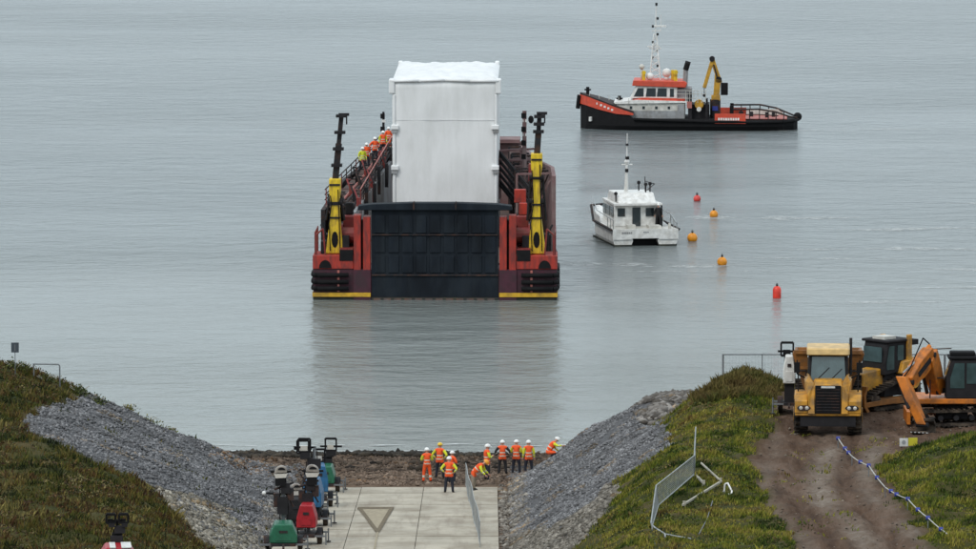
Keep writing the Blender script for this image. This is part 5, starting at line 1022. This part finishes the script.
# ------------------------------------------------------------------ fences
def fence_panel(label, a0, a1, b0, b1, group, m_='galv', wires=22, rows=7, r=.024, wr=.006, foot_=True, leanlabel=None, cat='mesh fence', name='mesh_fence'):
    """steel mesh panel between foot points a0,b0 and top points a1,b1"""
    o = thing(name, label, cat, tuple(Vector(a0)), 0, group); O = Vector(a0); a0, a1, b0, b1 = [Vector(p)-O for p in (a0, a1, b0, b1)]
    MB().cyl(a0, a1, r).cyl(b0, b1, r).cyl(a1, b1, r).cyl(a0.lerp(a1,.08), b0.lerp(b1,.08), r).build('frame', m_, o)
    q = MB()
    for k in range(1, wires): t_ = k/wires; q.cyl(a0.lerp(b0,t_)+Vector((0,0,.1)), a1.lerp(b1,t_), wr, n=3, cap=False)
    for k in range(1, rows): t_ = k/rows; q.cyl(a0.lerp(a1,t_), b0.lerp(b1,t_), wr, n=3, cap=False)
    tag(q.build('wire_mesh', m_, o), kind='stuff')
    if foot_:
        for p in (a0, b0): MB().box(p.x-.12, p.x+.12, p.y-.3, p.y+.3, p.z-.03, p.z+.1).build('concrete_foot', 'grey', o)
    return o
yy_ = [(11.08,281),(14.6,277),(17.4,272.4),(20.9,272.4),(24.4,272.4)]
words = ['over the grass mound, at the left end','behind the lighting tower and dump truck','behind the bulldozer cab','behind the excavator cab']
for k in range(4):
    (x0,y0),(x1,y1) = yy_[k], yy_[k+1]; t0 = 42-(355+334)/6000.0*y0-.02; t1 = 42-(355+334)/6000.0*y1-.02
    p_ = fence_panel('yard edge mesh fence panel '+words[k], (x0,y0,t0-2), (x0,y0,t0), (x1-.05,y1,t1-2), (x1-.05,y1,t1), 'mesh fence along the sea edge of the yard', 'galvd', wires=24, rows=5, r=.03, wr=.003)
    mx_ = Vector(((x1-x0)/2,(y1-y0)/2,(t1-t0)/2)); MB().cyl(mx_-Vector((0,0,0)), mx_+Vector((0,0,2)), .022).build('middle_post', 'galvd', p_)
    if k == 0: MB().cyl((0,0,0),(0,0,2.02),.05).build('end_post', 'galvd', p_)
# bent fence on the right bank
pts = [((8.47,243.6,9.95),(8.50,243.6,11.02)), ((8.36,241.5,9.28),(8.37,241.5,10.12)), ((6.72,234.2,9.05),(6.62,234.2,9.90)), ((6.36,230.2,8.86),(6.31,230.2,8.98))]
lb_ = ['thin upper panel of the bent fence, seen almost edge on','wide sagging mesh panel of the bent fence on the grass bank','narrowing lower panel of the bent fence twisting flat near the bottom']
for k in range(3):
    (a0_, a1_), (b0_, b1_) = pts[k], pts[k+1]
    fence_panel(lb_[k], a0_, a1_, b0_, b1_, 'bent mesh fence on the right bank', 'galv', wires=60, rows=12, r=.025, wr=.006, foot_=False)
tf = thing('fence_remnant', 'crumpled thin fence rails at the bottom end of the bent fence', 'fence rail', (6.34,230.2,8.92), 0)
MB().tube([(0,0,0),(.12,-.8,-.02),(.45,-2.2,-.05),(.42,-3.6,.05)], .032).build('rail', 'galv', tf); MB().tube([(.45,-2.2,-.05),(.9,-2.6,-.08),(1.4,-3.4,-.05)], .026).build('rail', 'galv', tf)
MB().tube([(0,0,.05),(.02,-1.5,-.2),(.02,-3.5,-.25)], .03).build('rail', 'galvd', tf); MB().tube([(2.55,5.2,.2),(2.2,1.5,.0),(1.75,-2.2,-.05)], .018).build('wire', 'galvd', tf)
def timber(label, a, b_, w_=.12, h=.10, lift=(.1,.1), m_='timber', name='timber_post', cat='post'):
    A_ = Vector((a[0], a[1], H1(*a)+lift[0])); B2 = Vector((b_[0], b_[1], H1(*b_)+lift[1])); o = thing(name, label, cat, tuple(A_), 0, 'fallen fence posts on the grass')
    MB().beam((0,0,0), B2-A_, w_, h).build('rail', m_, o, bevel=.01); MB().beam((B2-A_)*.96+Vector((0,0,-.1)), (B2-A_)*.96+Vector((0,0,.12)), w_*1.3, w_*1.3).build('end_block', m_, o)
timber('long pale post lying towards the junction of the fallen posts', (8.80,245.6), (9.45,240.8), .07,.07,(.2,.15))
timber('short pale post just right of the bent fence', (8.45,243.6), (8.75,240.8), .09,.09,(.12,.1))
timber('long pale post sloping down left across the grass', (9.35,240.3), (7.72,235.7), .09,.09,(.15,.1))
lp = thing('steel_loop', 'short white bent steel loop on the grass right of the fallen posts', 'steel loop', (9.5,239.3,H1(9.5,239.3)), 0)
MB().tube([(0,0,.05),(.03,0,.38),(.15,0,.42),(.28,-.8,.2),(.24,-1.0,.1),(.1,-.9,.1)], .035).build('bar', 'white', lp); MB().cyl((0,0,0),(0,0,.1),.06).build('socket', 'galv', lp)
# fence running down the slipway
def slipx(y): return -1.12+(297-y)*.021+.028*math.sin(y*.43)
ylist = [297.6-3.5*k for k in range(12)]
sw = ['sea end','second from the sea end','third from the sea end','fourth from the sea end','fifth from the sea end','sixth from the sea end','sixth from the bottom edge','fifth from the bottom edge','fourth from the bottom edge','third from the bottom edge','second from the bottom edge']
for k in range(11):
    ya, yb = ylist[k], ylist[k+1]; xa = slipx(ya); xb = slipx(yb)
    za = gz(xa, ya)+.02; zb = gz(xb, yb)+.02
    fence_panel('slipway mesh fence panel, '+sw[k], (xa,ya,za), (xa,ya,za+(1.15)), (xb,yb+.05,zb), (xb,yb+.05,zb+1.15), 'low mesh fence down the slipway', 'galv', wires=14, rows=6, r=.016, wr=.003, foot_=False)

# ------------------------------------------------------------------ left crest: sign and bent handrail
sp_ = thing('sign_post', 'small dark grey sign on a thin post at the top left crest', 'sign', (-23.6,297.5,H1(-23.6,297.5)), 0)
MB().cyl((0,0,0),(0,0,1.5),.02).build('post', 'galvd', sp_); zt = 8.42-H1(-23.6,297.5); pn = MB().box(-.19,.19,-.05,-.02,zt-.5,zt).build('sign_panel', 'board', sp_)
MB().box(-.02,.02,-.056,-.051,zt-.42,zt-.1).build('sign_mark', 'galvd', pn)
hr = thing('handrail', 'low bent steel handrail on the crest right of the small sign', 'handrail', (-21.5,299.2,H1(-21.5,299.2)), 0); h0 = 7.12-H1(-21.5,299.2)
MB().tube([(0,0,-.1),(0,0,h0-.08),(-.06,0,h0),(-1.35,0,h0+.02)], .035).build('rail', 'galvd', hr); MB().cyl((-1.3,.0,-.1),(-1.3,0,h0),.03).build('post', 'galvd', hr)
# rope barrier with blue floats along the haul road
rp = thing('rope_barrier', 'pale rope barrier strung with blue floats beside the dirt track', 'rope barrier', (14.93,253.85,H1(14.93,253.85)), 0); o0 = Vector(rp.location)
wp = [(14.93,253.85),(15.2,248.5),(15.55,243),(15.9,238),(16.45,233),(16.95,229),(17.6,224.5)]; ptsr = []
for (xa,ya),(xb,yb) in zip(wp[:-1], wp[1:]):
    for k in range(4): t_ = k/4; x, y = xa+(xb-xa)*t_, ya+(yb-ya)*t_; ptsr.append(Vector((x, y, H1(xa,ya)*(1-t_)+H1(xb,yb)*t_+.42-.05*math.sin(math.pi*t_)))-o0)
MB().tube(ptsr, .022, 5).build('rope', 'rope', rp)
for i in (0,2,3,6,8,10,13,14,16,18,20,22):
    p = ptsr[i]; MB().cyl(p-Vector((.08,0,0)), p+Vector((.08,0,0)), .085, n=10).build('blue_float', 'bluep', rp)
for i in range(0, len(ptsr), 4):
    p = ptsr[i]; x, y = p.x+o0.x, p.y+o0.y; MB().cyl((p.x,p.y,H1(x,y)-o0.z-.05),(p.x,p.y,p.z+.06),.022).build('rope_stake', 'galvd', rp)
yp = thing('yard_sign', 'small white and yellow board on the ground in front of the excavator', 'sign', (17.75,251.3,H1(17.75,251.3)), R(5))
MB().box(-.38,-.02,-.02,.02,.08,.42).build('white_board', 'plate', yp); MB().box(.0,.38,-.02,.02,.10,.44).build('yellow_board', 'platey', yp); MB().box(-.3,-.27,.02,.2,0,.3).box(.27,.3,.02,.2,0,.3).build('leg', 'dark', yp)
MB().cyl((-.2,-.03,.25),(-.2,-.022,.25),.09,n=12).build('board_mark', 'grey', yp)
